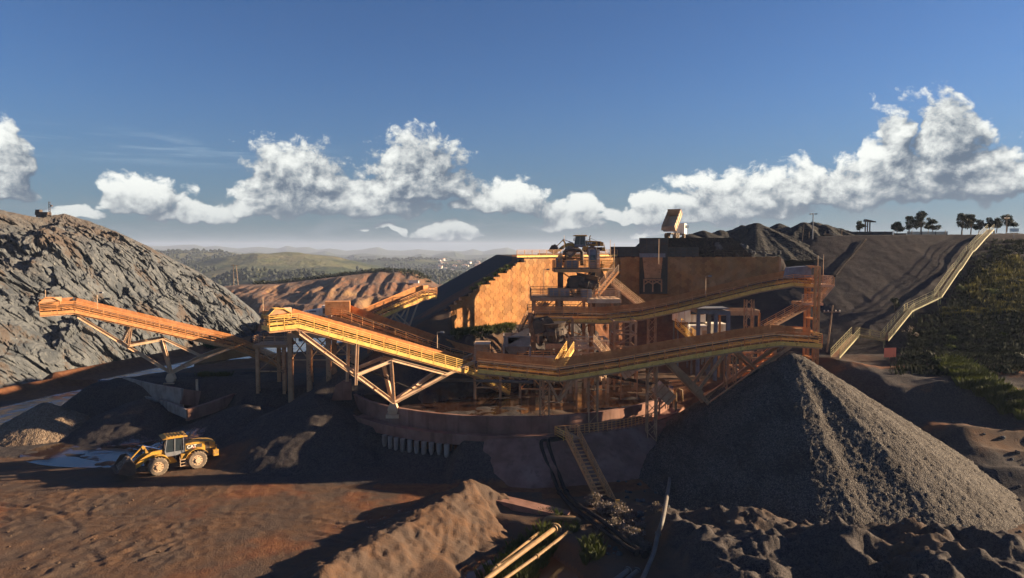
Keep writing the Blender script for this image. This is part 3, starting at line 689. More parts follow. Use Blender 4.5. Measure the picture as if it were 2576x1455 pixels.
OREG = gravelmat('dark_ore', (.012, .013, .015), (.028, .027, .027), (.055, .046, .038), 2.0)
APEX = P(1997, 884, 75.0)
cone_pile('gravel_stockpile', 'huge grey gravel stockpile whose peak touches the right hand conveyor', APEX, 31, .15, GRAV, k=.67, seed=4, n_gul=1.0, skew=(.10, .5), cat='gravel stockpile')
cone_pile('gravel_heap', 'small grey gravel heap beside the wet road, left of the loader', G(112, 1012, 3.9), 8, .15, GRAVB, k=.60, seed=9, n_gul=.4, group='two small heaps by the wet road')
cone_pile('sand_heap', 'little orange sand heap at the foot of the small grey heap', G(118, 1052, 1.7) + Vector((1.0, -1.6, 0)), 4, .12, GROUND, gvals=(0, .9, 0), k=.55, seed=13, n_gul=.3, cat='sand heap', group='two small heaps by the wet road')

# ------------------------------------------------------------------ rails, stairs, decks
def rail(mb, pts, h=1.1, bars=4, post=1.6, r=.075, r2=.05):
    pts = [Vector(p) for p in pts]; up = Vector((0, 0, h))
    for a, b in zip(pts[:-1], pts[1:]):
        L = (b - a).length
        if L < .05: continue
        n = max(1, round(L / post))
        for i in range(n + 1):
            p = a.lerp(b, i / n); mb.beam(p, p + up, r, r, (b - a))
        for k in range(bars):
            f = (k + 1) / bars; mb.beam(a + up * f, b + up * f, r2 if k < bars - 1 else r, r2 if k < bars - 1 else r)
    return mb
def stairs(name, label, p0, p1, w=1.0, m=ORG, rm=None, group=None, gap=.28, sides=(-1, 1), side=None, steps=True, h=1.05):
    """straight flight between the centres of its two ends"""
    p0, p1 = Vector(p0), Vector(p1); lo = p0 if p0.z < p1.z else p1; t = thing(name, label, 'stairs', lo, group); rm = rm or m
    d = p1 - p0; hd = Vector((d.x, d.y, 0)).normalized(); sd = Vector((-hd.y, hd.x, 0)) if side is None else Vector(side)
    for s in (-1, 1):
        MB().beam(p0 + sd * s * w / 2, p1 + sd * s * w / 2, .09, .30).build('stringer', m, t)
    n = max(2, int(abs(d.z) / gap)); sb = MB()
    for i in range(1, n):
        c = p0.lerp(p1, i / n); sb.box(c, (.30, w - .08, .05), math.atan2(hd.y, hd.x))
    sb.build('steps', m, t)
    for s in sides: rail(MB(), [p0 + sd * s * w / 2, p1 + sd * s * w / 2], h, 4, 1.5).build('railing', rm, t)
    return t
def deck(name, label, x0, x1, y0, y1, z, sides='SEW', m=STL, rm=ORG, cols=(), colm=STL, zb=None, group=None, cat='platform', beam_h=.32, bars=5, h=1.15, corners=None, colw=.3):
    c = corners or [(x0, y0), (x1, y0), (x1, y1), (x0, y1)]; c = [Vector((a, b, z)) for a, b in c]
    gz = min(zb if zb is not None else Hz(p.x, p.y) for p in c)
    t = thing(name, label, cat, (c[0].x, c[0].y, gz), group)
    MB().prism([(p.x, p.y) for p in c], lambda p: Vector((p[0], p[1], z - .06)), lambda p: Vector((p[0], p[1], z))).build('deck_plate', m, t)
    for i in range(4): MB().beam(c[i] - Vector((0, 0, .06 + beam_h / 2)), c[(i + 1) % 4] - Vector((0, 0, .06 + beam_h / 2)), .14, beam_h).build('edge_beam', m if i else rm, t)
    for i, nme in enumerate('SENW'):
        if nme in sides: rail(MB(), [c[i] + Vector((0, 0, .0)), c[(i + 1) % 4]], h, bars).build('railing', rm, t)
    cp = []; nj = max(2, int((c[1] - c[0]).length / 1.5))
    for i in range(1, nj): a = c[0].lerp(c[1], i / nj); b = c[3].lerp(c[2], i / nj); MB().beam(a - Vector((0, 0, .18)), b - Vector((0, 0, .18)), .1, .22).build('joist', m, t)
    for (fx, fy) in cols:
        a = c[0].lerp(c[1], fx); b = c[3].lerp(c[2], fx); p = a.lerp(b, fy); zz = zb if zb is not None else Hz(p.x, p.y)
        MB().ibeam(p - Vector((0, 0, .1)), Vector((p.x, p.y, zz - .1)), colw, colw, .05).build('column', colm, t); cp.append((fy, p.x, p.y, zz))
    for A, B in zip(cp[:-1], cp[1:]):
        if A[0] == B[0] and abs(A[1] - B[1]) > .8:
            zt_, zb_ = z - .5, max(A[3], B[3]); hh = min(zt_ - zb_, 3.2); MB().beam((A[1], A[2], zt_), (B[1], B[2], zt_ - hh), .13).build('brace', rm, t); MB().beam((B[1], B[2] + .14, zt_), (A[1], A[2] + .14, zt_ - hh), .13).build('brace', rm, t); MB().beam((A[1], A[2], zt_ - hh), (B[1], B[2], zt_ - hh), .16).build('tie_beam', colm, t)
    return t
def lattice(t, p0, p1, w=.7, m=STL, r=.11, name='lattice_column', zig=1.1):
    """four-legged braced column as one part"""
    p0, p1 = Vector(p0), Vector(p1); mb = MB(); hgt = (p1 - p0).length; n = max(1, round(hgt / zig)); o = [Vector((a * w / 2, b * w / 2, 0)) for a, b in ((-1, -1), (1, -1), (1, 1), (-1, 1))]
    for q in o: mb.beam(p0 + q, p1 + q, r, r, (1, 0, 0))
    for i in range(n):
        for k in range(4):
            a, b = (o[k], o[(k + 1) % 4]) if i % 2 else (o[(k + 1) % 4], o[k]); mb.beam(p0.lerp(p1, i / n) + a, p0.lerp(p1, (i + 1) / n) + b, r * .5, r * .5)
    return mb.build(name, m, t)

# ------------------------------------------------------------------ conveyors
def conveyor(name, label, path, m=YEL, rm=None, w=2.7, post=1.55, guard=True, group='belt conveyors', bars=5, tail=True, sb=.42, guard_h=1.25, near=-1, cover=0.0, rail_h=1.15):
    """path: centre of the walkway floor from the head end to the tail end"""
    rm = rm or m; path = [Vector(p) for p in path]; foot = min(path, key=lambda p: p.z); t = thing(name, label, 'conveyor', foot, group)
    d = path[-1] - path[0]; hd = Vector((d.x, d.y, 0)).normalized(); sd = Vector((-hd.y, hd.x, 0))
    if sd.y > 0: sd = -sd                      # sd points to the camera side
    o = [(p + sd * w / 2) for p in path], [(p - sd * w / 2) for p in path]
    up = Vector((0, 0, 1))
    for k, side in enumerate(o):
        mb = MB()
        for a, b in zip(side[:-1], side[1:]):
            L = (b - a).length; n = max(1, round(L / post / 1.0))
            for i in range(n):                     # toe plates in lengths, with small gaps as in the photograph
                mb.beam(a.lerp(b, i / n + .02 / L), a.lerp(b, (i + 1) / n - .02 / L), .07, sb)
        mb.build('side_plate', m, t)
        rail(MB(), [p + up * sb * .4 for p in side], rail_h, bars, post).build('railing', rm, t)
        mb = MB()
        for a, b in zip(side[:-1], side[1:]): mb.ibeam(a - up * (sb / 2 + .09) - sd * (.1 if k == 0 else -.1), b - up * (sb / 2 + .09) - sd * (.1 if k == 0 else -.1), .16, .2, .03)
        mb.build('girder', STL, t)
    fl = MB(); bt = MB(); rl = MB(); gd = MB(); lo = MB()
    for a, b in zip(path[:-1], path[1:]):
        for s in (-1, 1): fl.beam(a + sd * s * (w / 2 - .45), b + sd * s * (w / 2 - .45), .78, .05)
        bt.beam(a + up * .72, b + up * .72, 1.0, .04); bt.beam(a + up * .15, b + up * .15, .9, .03)
        for s in (-1, 1): bt.beam(a + up * .80 + sd * s * .55, b + up * .80 + sd * s * .55, .22, .04, up + sd * s * -.5); gd.beam(a + up * .45 + sd * s * .66, b + up * .45 + sd * s * .66, .05, .18)
        lo.beam(a + up * .79, b + up * .79, .62, .12)
        L = (b - a).length; n = max(1, round(L / 1.1))
        for i in range(n + 1):
            p = a.lerp(b, i / n); rl = MB(); rl.beam(p + up * .62 - sd * .55, p + up * .62 + sd * .55, .11); rl.beam(p + up * .60 + sd * .62, p - up * .1 + sd * .62, .06); rl.beam(p + up * .60 - sd * .62, p - up * .1 - sd * .62, .06); rl.build('idler', BEIGE, t)
    fl.build('walkway', STL, t); b_ = bt.build('belt', BELT, t); lo.build('ore_layer', BELT, b_); gd.build('belt_frame', m, t)
    if guard:
        for s in (-1,):
            g = MB()
            for a, b in zip(path[:-1], path[1:]): g.beam(a + up * (guard_h / 2 + .45) + sd * s * (w / 2 - .1), b + up * (guard_h / 2 + .45) + sd * s * (w / 2 - .1), .02, guard_h)
            g.build('mesh_guard', GUARD, t)
    hp = path[0] - hd * .1
    MB().cyl(hp + up * .62 - sd * .62, hp + up * .62 + sd * .62, .34, 14).build('head_pulley', DARK, t)
    if tail: MB().cyl(path[-1] + up * .5 - sd * .6, path[-1] + up * .5 + sd * .6, .28, 12).build('tail_pulley', DARK, t)
    MB().box(path[0].lerp(path[1], .35) + up * 1.35 - sd * .95, (.9, .7, .6), math.atan2(hd.y, hd.x)).build('drive_motor', ORG, t)
    return t, sd, hd
def endrail(t, pA, sd, hd, w, m, out=0.0, sb=.42):
    """railing and toe plate across the head end"""
    a, b = pA + sd * w / 2, pA - sd * w / 2; MB().beam(a, b, .07, sb).build('end_plate', m, t); rail(MB(), [a + Vector((0, 0, sb * .4)), b + Vector((0, 0, sb * .4))], 1.15, 5, 1.0).build('end_railing', m, t)
def hood(t, c, hd, sd, L=2.3, w=1.2, h=1.0, m=YEL):
    """gabled chute hood frame over the head pulley"""
    prof = [(-L / 2, 0), (L / 2, 0), (L / 2, h * .55), (L * .18, h), (-L * .2, h), (-L / 2, h * .35)]; mb = MB()
    for i in range(6):
        p, q = prof[i], prof[(i + 1) % 6]
        for s in (-1, 1): mb.beam(c + hd * p[0] + sd * s * w / 2 + Vector((0, 0, p[1])), c + hd * q[0] + sd * s * w / 2 + Vector((0, 0, q[1])), .09)
        if i > 1: mb.beam(c + hd * p[0] + sd * w / 2 + Vector((0, 0, p[1])), c + hd * p[0] - sd * w / 2 + Vector((0, 0, p[1])), .09)
    mb.build('hood_frame', m, t)
    rf = MB(); P3 = lambda p, s: c + hd * p[0] + sd * s * (w / 2 - .06) + Vector((0, 0, p[1]))
    for i in (2, 3, 4): rf.quad(P3(prof[i], -1), P3(prof[(i + 1) % 6], -1), P3(prof[(i + 1) % 6], 1), P3(prof[i], 1))
    for s in (-1, 1): rf.quad(*[P3(p, s) for p in prof[:5:1]][2:] + [P3(prof[5], s)])
    rf.build('hood_roof', STL, t)
    MB().box(c + hd * L * .42 + Vector((0, 0, h * .75)), (.75, .6, .6), math.atan2(hd.y, hd.x)).build('control_box', BEIGE, t)

class Plane:
    """vertical plane through two ends of a conveyor: turns points of the photograph into members of its trestle"""
    def __init__(s, A, B):
        s.A = Vector(A); d = Vector(B) - s.A; s.h = Vector((d.x, d.y, 0)).normalized(); s.n = Vector((-s.h.y, s.h.x, 0))
        if s.n.y > 0: s.n = -s.n
    def p(s, u, v, off=0.0):
        d = ray(u, v); o = Vector((0, 0, CAMZ)); q = s.A + s.n * off; k = (q - o).dot(s.n) / d.dot(s.n); return o + d * k

def trestle(t, pl, members, half, m, foot=None, r=(.34, .30)):
    """each member on the near and the far plane; near ends gather at the pivot foot"""
    for (a, b, wd) in members:
        P0, P1 = pl.p(*a), pl.p(*b)
        for s in (1, -1):
            q0 = P0 + pl.n * half * s; q1 = P1 + pl.n * half * s
            if foot is not None:
                for nme, q, pp in (('0', q0, P0), ('1', q1, P1)):
                    if (pp - foot).length < .9:
                        if nme == '0': q0 = foot + pl.n * .22 * s
                        else: q1 = foot + pl.n * .22 * s
            MB().ibeam(q0, q1, wd * .8, wd, .05).build('strut', m, t)
def crossbrace(t, pl, pts, half, m):
    for (u, v) in pts:
        c = pl.p(u, v); MB().beam(c + pl.n * half, c - pl.n * half, .16).build('cross_member', m, t)

def pivot(t, foot, m):
    mb = MB(); b = foot - Vector((0, 0, .1))
    mb.prism([(-.35, 0), (.35, 0), (.62, -.7), (.42, -1.25), (-.42, -1.25), (-.62, -.7)], lambda p: b + Vector((p[0], -.4, p[1])), lambda p: b + Vector((p[0], .4, p[1]))); mb.box(b + Vector((0, 0, -1.45)), (1.5, 1.5, .4)); mb.build('pivot_foot', m, t)

# A: far left stacker
Ah, At = P(128, 786, 88), P(690, 915, 104)
hA = Plane(Ah, At); Aend = hA.p(100, 786)
tA, sdA, hdA = conveyor('stacker_conveyor', 'long orange stacker conveyor on the far left, in front of the rock face', [hA.p(100, 788), hA.p(186, 782), hA.p(585, 872), hA.p(712, 925)], ORG, post=1.75)
endrail(tA, hA.p(100, 788), sdA, hdA, 2.7, ORG); hood(tA, hA.p(125, 778) + Vector((0, 0, .5)), hdA, sdA, m=ORG)
fA = hA.p(430, 938); mA = [((195, 795), (430, 938), .42), ((430, 938), (405, 852), .40), ((430, 938), (510, 898), .40), ((510, 898), (582, 872), .36), ((408, 850), (510, 898), .34), ((322, 868), (408, 852), .34), ((322, 868), (328, 820), .30), ((310, 858), (328, 820), .22)]
trestle(tA, hA, mA, 1.15, BEIGE, fA); crossbrace(tA, hA, [(260, 832), (322, 868), (380, 905), (406, 852), (460, 920), (510, 898), (418, 895)], 1.0, STL); pivot(tA, fA, BEIGE)
# B: bright yellow stacker in the centre left
Bh, Bt = P(690, 812, 71.0), P(1270, 985, 88); hB = Plane(Bh, Bt)
tB, sdB, hdB = conveyor('stacker_conveyor', 'bright yellow stacker conveyor sloping down from left to centre', [hB.p(668, 826), hB.p(742, 818), hB.p(1190, 940), hB.p(1238, 968), hB.p(1268, 985)], YEL, post=1.7)
endrail(tB, hB.p(668, 826), sdB, hdB, 2.7, YEL); hood(tB, hB.p(700, 812) + Vector((0, 0, .5)), hdB, sdB)
fB = hB.p(989, 1012)
mB = [((745, 835), (989, 1012), .46), ((989, 1012), (972, 902), .42), ((989, 1012), (1112, 938), .42), ((1112, 938), (1205, 895), .36), ((975, 902), (1112, 938), .36), ((885, 940), (972, 905), .36), ((885, 940), (888, 850), .34), ((885, 940), (884, 965), .28)]
trestle(tB, hB, mB, 1.25, BEIGE, fB); crossbrace(tB, hB, [(810, 884), (885, 938), (940, 975), (975, 905), (1050, 972), (1112, 938), (1150, 918)], 1.1, STL); pivot(tB, fB, BEIGE)
MB().cyl(P(860, 905, 77), P(1040, 980, 80.5), .1, 6).build('hanging_cable', PIPED, tB)
# C: lower right conveyor feeding the stockpile
hC = Plane(P(1400, 945, 75.5), P(2050, 866, 78.5))
tC, sdC, hdC = conveyor('stacker_conveyor', 'lower right conveyor ending above the peak of the big gravel stockpile', [hC.p(2052, 866), hC.p(1950, 860), hC.p(1860, 872), hC.p(1700, 898), hC.p(1550, 925), hC.p(1402, 948), hC.p(1200, 928)], YEL, rm=ORG, post=1.75, guard_h=1.35)
endrail(tC, hC.p(2052, 866), sdC, hdC, 2.7, YEL)
mC = [((1672, 905), (1785, 1022), .40), ((1822, 875), (1742, 985), .34), ((1845, 880), (1935, 965), .30), ((1985, 862), (1770, 1015), .40), ((1680, 905), (1760, 985), .28)]
for (a, b, w_) in mC:
    for s in (1, -1): MB().ibeam(hC.p(*a) + hC.n * 1.1 * s, hC.p(*b) + hC.n * 1.1 * s, w_ * .8, w_, .05).build('strut', STL, tC)
for (u, v0, v1) in ((1492, 925, 1010), (1640, 905, 975), (1838, 885, 1010), (1370, 948, 1005)):
    a = hC.p(u, v0); b = Vector((a.x, a.y, Hz(a.x, a.y) - .1)); lattice(tC, b, a - Vector((0, 0, .5)), 1.0, STL, .14)
for (a, b) in (((1372, 950), (1405, 1008)), ((1445, 945), (1405, 1008))):
    for s in (1, -1): MB().beam(hC.p(*a) + hC.n * s, hC.p(*b) + hC.n * .5 * s, .24).build('strut', STL, tC)
# F: upper right conveyor
hF = Plane(P(1500, 800, 95), P(2040, 712, 96))
tF, sdF, hdF = conveyor('belt_conveyor', 'upper right conveyor climbing from the crusher tower to the tall discharge tower', [hF.p(2042, 718), hF.p(1985, 714), hF.p(1905, 728), hF.p(1700, 778), hF.p(1610, 797), hF.p(1520, 806), hF.p(1345, 803)], YEL, rm=ORG, post=1.9, guard_h=1.3)
for (u, v0) in ((1545, 800), (1640, 790), (1560, 803), (1885, 745)):
    a = hF.p(u, v0); b = Vector((a.x, a.y, Hz(a.x, a.y) - .1)); lattice(tF, b, a - Vector((0, 0, .5)), 1.0, STL, .15)
MB().prism([(0, 0), (3.4, .1), (3.4, 1.3), (2.9, 1.7), (.3, 1.5)], lambda p: hF.p(1975, 700) + hF.h * p[0] - hF.n * .7 + Vector((0, 0, p[1])), lambda p: hF.p(1975, 700) + hF.h * p[0] + hF.n * .7 + Vector((0, 0, p[1]))).build('head_chute_hood', GREYS, tF)
# D: dark diagonal conveyor behind B, and E, the short one rising right
hD = Plane(P(830, 800, 97), P(1200, 920, 93))
tD, sdD, hdD = conveyor('belt_conveyor', 'dark rusty conveyor running down diagonally behind the bright yellow one', [hD.p(835, 796), hD.p(868, 800), hD.p(1140, 896), hD.p(1205, 912)], ORG, post=1.7, guard_h=1.3, bars=4)
MB().box(hD.p(850, 782) + Vector((0, 0, .4)), (3.4, 2.2, 1.9), .2).build('head_chute_hood', ORG, tD)
for (u, v0) in ((935, 830), (1060, 875)):
    a = hD.p(u, v0); lattice(tD, Vector((a.x, a.y, Hz(a.x, a.y) - .1)), a - Vector((0, 0, .4)), .9, STL, .14)
hE = Plane(P(905, 815, 98), P(1085, 742, 106))
tE, sdE, hdE = conveyor('belt_conveyor', 'short orange conveyor rising to the right toward the brown embankment', [hE.p(1087, 745), hE.p(1058, 748), hE.p(905, 815)], YEL, rm=ORG, post=1.5, guard_h=1.2)
endrail(tE, hE.p(1087, 745), sdE, hdE, 2.7, ORG)
fE = hE.p(1022, 818)
for (a, b) in (((1042, 762), (1022, 822)), ((985, 785), (1022, 818)), ((985, 785), (965, 820)), ((1015, 770), (1000, 800))):
    for s in (1, -1): MB().beam(hE.p(*a) + hE.n * s, hE.p(*b) + hE.n * .8 * s, .2).build('strut', BEIGE, tE)

# ------------------------------------------------------------------ walls
WALLM = mat('ochre_stained_concrete_panels', [(.40, .19, .065), (.32, .135, .045), (.38, .21, .095)], .45, .9, streak=((.26, .12, .05), .9), bscale=5)
def island_tone(m, lo=.72, hi=1.2):
    t = NT(m.node_tree); b = t.n['Principled BSDF']; src = b.inputs['Base Color'].links[0].from_socket; g = t.n.new('ShaderNodeNewGeometry'); v = t.m('MULTIPLY_ADD', g.outputs['Random Per Island'], hi - lo, lo)
    t.l.new(t.mix(1.0, src, t.node('ShaderNodeCombineColor', None, i0=v, i1=v, i2=v).outputs[0], 'MULTIPLY'), b.inputs['Base Color'])
island_tone(WALLM)
def panel_wall(name, label, a, b, zbot, top, stepped=False):
    """cruciform interlocking panels between plan points a and b"""
    a = Vector((*a, 0)); b = Vector((*b, 0)); L = (b - a).length; h = (b - a) / L; n = Vector((h.y, -h.x, 0)); t = thing(name, label, 'retaining wall', (a.x, a.y, zbot))
    p, H_, w1, w2 = .94, 1.12, .31, .63; g = .014; mb = MB(); bk = MB()
    cross = [(-w1, -H_ / 2), (w1, -H_ / 2), (w1, -H_ / 4), (w2, -H_ / 4), (w2, H_ / 4), (w1, H_ / 4), (w1, H_ / 2), (-w1, H_ / 2), (-w1, H_ / 4), (-w2, H_ / 4), (-w2, -H_ / 4), (-w1, -H_ / 4)]
    i = 0; x = w2
    while x < L:
        zt = top(a.x + h.x * x, a.y + h.y * x); zt = zbot + H_ / 2 * math.floor((zt - zbot) / (H_ / 2)) if stepped else zt; z0 = zbot + (H_ / 2 if i % 2 else H_); j = 0
        while z0 + j * H_ - H_ / 2 < zt:
            zc = z0 + j * H_; pr = random.uniform(0, .035); j += 1
            poly = []
            for (cx, cz) in cross:
                z = zc + cz - math.copysign(g, cz); xx = x + cx - math.copysign(g, cx)
                z = min(z, zt)
                poly.append((min(xx, L), z))
            if max(q[1] for q in poly) - min(q[1] for q in poly) < .2: continue
            mb.prism(poly, lambda q: a + h * q[0] + n * (.16 + pr) + Vector((0, 0, q[1])), lambda q: a + h * q[0] + n * .02 + Vector((0, 0, q[1])))
        zz = zt - .02
        th_ = .5 if stepped and zz < 22 else 1.7; bk.box(a + h * x + n * (.07 - th_ / 2) + Vector((0, 0, (zbot + zz) / 2 - .1)), (p, th_, zz - zbot), math.atan2(h.y, h.x)); x += p; i += 1
    mb.build('panels', WALLM, t); bk.build('backing', STL, t); return t
panel_wall('retaining_wall', 'tall orange panel wall with a stepped left edge, lit by low sun', WA, WB, 9.4, lambda x, y: float(plateau(x, y)) + .1, True)
panel_wall('retaining_wall', 'dark shaded panel wall right of the crusher tower, around the steel hopper', (20.15, 128), (50, 128), 9.4, lambda x, y: 22.4)
def arc_wall(name, label, c, r, a0, a1, z0, z1, th, m, n=60, taper=0.0, cap=None, parts=()):
    """curved wall; angles from -Y toward +X"""
    t = thing(name, label, 'retaining wall', (c[0], c[1] - r, z0)); mb = MB(); vs = []; fs = []
    for i in range(n + 1):
        al = R(a0 + (a1 - a0) * i / n); zt = z1(i / n) if callable(z1) else z1; dx, dy = math.sin(al), -math.cos(al)
        for rr, z in ((r, z0), (r, zt), (r - th, zt), (r - th, z0)): vs.append((c[0] + dx * rr, c[1] + dy * rr, z))
    for i in range(n):
        for k in range(4): fs.append((i * 4 + k, i * 4 + (k + 1) % 4, i * 4 + 4 + (k + 1) % 4, i * 4 + 4 + k))
    fs += [(3, 2, 1, 0), (n * 4, n * 4 + 1, n * 4 + 2, n * 4 + 3)]; mb.add(vs, fs); mb.build('wall', m, t); return t
rw = arc_wall('round_retaining_wall', 'long curved concrete wall round the front of the central platform', RC, RR + .28, -70, 62, 3.2, lambda f: 5.45 if f > .28 else 5.45 - .25 * (1 - f / .28), .45, CONC, 90)
def arc_part(t, name, r0, r1, a0, a1, z0, z1, m, n=80):
    mb = MB(); vs = []; fs = []
    for i in range(n + 1):
        al = R(a0 + (a1 - a0) * i / n); dx, dy = math.sin(al), -math.cos(al)
        for rr, z in ((r1, z0), (r1, z1), (r0, z1), (r0, z0)): vs.append((RC[0] + dx * rr, RC[1] + dy * rr, z))
    for i in range(n):
        for k in range(4): fs.append((i * 4 + k, i * 4 + (k + 1) % 4, i * 4 + 4 + (k + 1) % 4, i * 4 + 4 + k))
    fs += [(3, 2, 1, 0), (n * 4, n * 4 + 1, n * 4 + 2, n * 4 + 3)]; mb.add(vs, fs); return mb.build(name, m, t)
arc_part(rw, 'footing_ledge', RR + .29, RR + 1.75, -72, 64, 2.7, 3.52, CONC)
arc_part(rw, 'ledge_kerb', RR + 1.76, RR + 1.95, -72, 64, 2.6, 3.72, CONC)
for i in range(10):
    al = R(-36 + i * 2.15); rr = RR + 1.55 + random.uniform(-.05, .05); q = Vector((RC[0] + math.sin(al) * rr, RC[1] - math.cos(al) * rr, 0)) + Vector((math.sin(al), -math.cos(al), 0)) * .75
    ln = random.uniform(1.0, 2.2); MB().tube([q + Vector((0, 0, 2.68)), q + Vector((0, 0, 2.6 - ln * .6)), q + Vector((0, 0, 2.6 - ln))], [.3, .3, .16], 10).build('pile_stub', CONG, rw)
vs = [(-.1, 0), (2.3, 0), (2.3, 2.6), (1.4, 2.5), (.4, 1.9)]
w0 = G(836, 1004, 5.1); MB().prism(vs, lambda p: w0 + Vector((p[0], .1 * p[0], p[1] - .2)), lambda p: w0 + Vector((p[0], .45 + .1 * p[0], p[1] - .2))).build('wing_wall', CONC, rw)
# concrete apron sloping below the ring, right half
def apron():
    mb = MB(); n = 46; rows = 9; vs = []; fs = []
    for i in range(n + 1):
        al = R(-7 + 67 * i / n)
        for j in range(rows):
            f = j / (rows - 1); rr = RR + 1.97 + f * 7.2; z = 3.55 - f * 4.6 - 1.4 * max(0, 1 - i / (5 + 1.5 * math.sin(j * 1.3))) * (.15 + f); vs.append((RC[0] + math.sin(al) * rr, RC[1] - math.cos(al) * rr, z))
    for i in range(n):
        for j in range(rows - 1): a = i * rows + j; fs.append((a, a + 1, a + rows + 1, a + rows))
    k = len(vs); vs += [(x, y, z - .3) for x, y, z in vs]; fs += [tuple(q + k for q in reversed(f)) for f in fs]
    mb.add(vs, fs); o = mb.build('concrete_slope', CONC, smooth=True); tag(o, 'smooth pinkish concrete slope below the curved wall, crossed by stairs and pipes', 'slope lining')
apron()
# low walls round the left stacker
def strip_wall(name, label, pts, th, hgt, m, cat='low wall', part=None, group=None):
    pts = [Vector(p) for p in pts]; mb = MB()
    for a, b in zip(pts[:-1], pts[1:]):
        d = (b - a).normalized() * .06; mb.prism([(0, 0), (1, 0)], lambda p: 0, lambda p: 0) if False else mb.beam(a - d - Vector((0, 0, hgt / 2)), b + d - Vector((0, 0, hgt / 2)), th, hgt)
    o = mb.build(name, m); return tag(o, label, cat, group)
strip_wall('low_wall', 'curved grey wall under the pivot of the far left conveyor', [G(312, 948, 5.5), G(345, 957, 5.4), G(385, 966, 5.3), G(425, 973, 5.3), G(458, 978, 5.3)], .35, 2.6, CONG)
strip_wall('low_wall', 'short orange wall stub joining the curved grey wall', [G(459, 980, 5.2), G(498, 984, 4.6)], .5, 2.0, CONC)
strip_wall('low_wall', 'lit orange low wall with a broken foot, left of centre', [G(470, 1030, 3.4), G(530, 1012, 3.6), G(590, 990, 3.9)], .5, 1.5, CONC)
strip_wall('low_wall', 'shaded low wall end right of the lit orange wall', [G(592, 990, 3.9), G(640, 993, 3.9), G(688, 996, 3.9)], .6, 1.3, CONC)
strip_wall('low_wall', 'thin curved kerb in front of the curved grey wall', [G(300, 970, 3.8), G(360, 995, 3.6), (G(420, 1010, 3.5)), G(470, 1030, 3.4)], .3, 1.2, CONG)
MB().beam(G(496, 984, 4.6), G(496, 984, 4.6) + Vector((0, 0, 1.6)), .25).build('marker_post', BEIGE)
tag(bpy.data.objects['marker_post'], 'short orange post on the end of the low wall stub', 'post')
strip_wall('long_wall', 'long pale orange wall crossing behind the far left conveyor trestle', [G(605, 918, 3.6), G(700, 900, 3.6), G(800, 888, 3.6)], .4, 2.0, BEIGE)
strip_wall('long_wall', 'lit orange wall seen through the legs of the far left conveyor', [P(490, 900, 135), P(560, 880, 140), P(640, 868, 142)], .4, 2.2, WALLM)
strip_wall('channel_wall', 'low concrete wall at the foot of the slope, its top sunlit and face shaded', [G(1190, 1238, .9), G(1300, 1262, .6), G(1425, 1292, .2)], 1.5, 1.9, CONC)
# broken rim boulders
def boulder_mesh(seed, m=None, flat=.75):
    import bmesh
    bm = bmesh.new(); bmesh.ops.create_icosphere(bm, subdivisions=3, radius=1)
    co = np.array([v.co for v in bm.verts]); f1, f2, c = worley(co[:, 0] * 1.1 + seed, co[:, 1] * 1.1, co[:, 2] * 1.1, seed)
    r = .72 + .45 * (c - .3) + .18 * (f2 - f1) + .06 * vnoise(co[:, 0] * 5, co[:, 1] * 5, co[:, 2] * 5, seed)
    for v, k in zip(bm.verts, r): v.co = v.co * float(k); v.co.z *= flat
    me = bpy.data.meshes.new('boulder'); bm.to_mesh(me); bm.free(); me.materials.append(m or ROCK); return me
BOULD = [boulder_mesh(i) for i in range(5)]; CLODM = [boulder_mesh(i, GROUND, .5) for i in range(3)]
def boulders(label, group, spots, name='boulder'):
    for k, (p, s) in enumerate(spots):
        o = bpy.data.objects.new(name, BOULD[k % 5]); link(o); o.location = p; o.scale = (s, s * .85, s); o.rotation_euler = (random.uniform(-.4, .4), random.uniform(-.4, .4), random.uniform(0, 6)); tag(o, label, 'boulder', group)
boulders('grey blasted boulder lying among others at the foot of the rock face', 'boulders at the foot of the rock face',
         [(T(u, v), random.uniform(.4, 1.7)) for u, v in [(random.uniform(600, 800), random.uniform(800, 858)) for _ in range(46)]])
sp_ = []
for _ in range(44):
    u = random.uniform(1765, 1965); top = 616 if u < 1880 else 636; sp_.append((P(u, random.uniform(top, 650), 133 + random.uniform(-3, 3)), random.uniform(.4, 1.5) * (1 if u < 1890 else .6)))
boulders('broken ore boulder in the sunlit rock dump above the dark panel wall', 'boulders dumped above the dark panel wall', sp_)
sp_ = []
for _ in range(40):
    u, v = random.uniform(1475, 1640), random.uniform(1255, 1400); q = T(u, v); sp_.append((q, random.uniform(.12, .42)))
boulders('small broken rock on the spoil around the flanged black pipes', 'rocks around the flanged black pipes', sp_, 'rock')
sp_ = []
for _ in range(60):
    q = T(random.uniform(0, 420), random.uniform(1215, 1440)); sp_.append((q - Vector((0, 0, .03)), random.uniform(.08, .26)))
boulders('dark clod of earth on the churned yard at lower left', 'clods on the churned yard', sp_, 'clod')
for o in COL.objects:
    if o.name.startswith('clod'): o.data = CLODM[hash(o.name) % 3 if False else len(o.name) % 3]
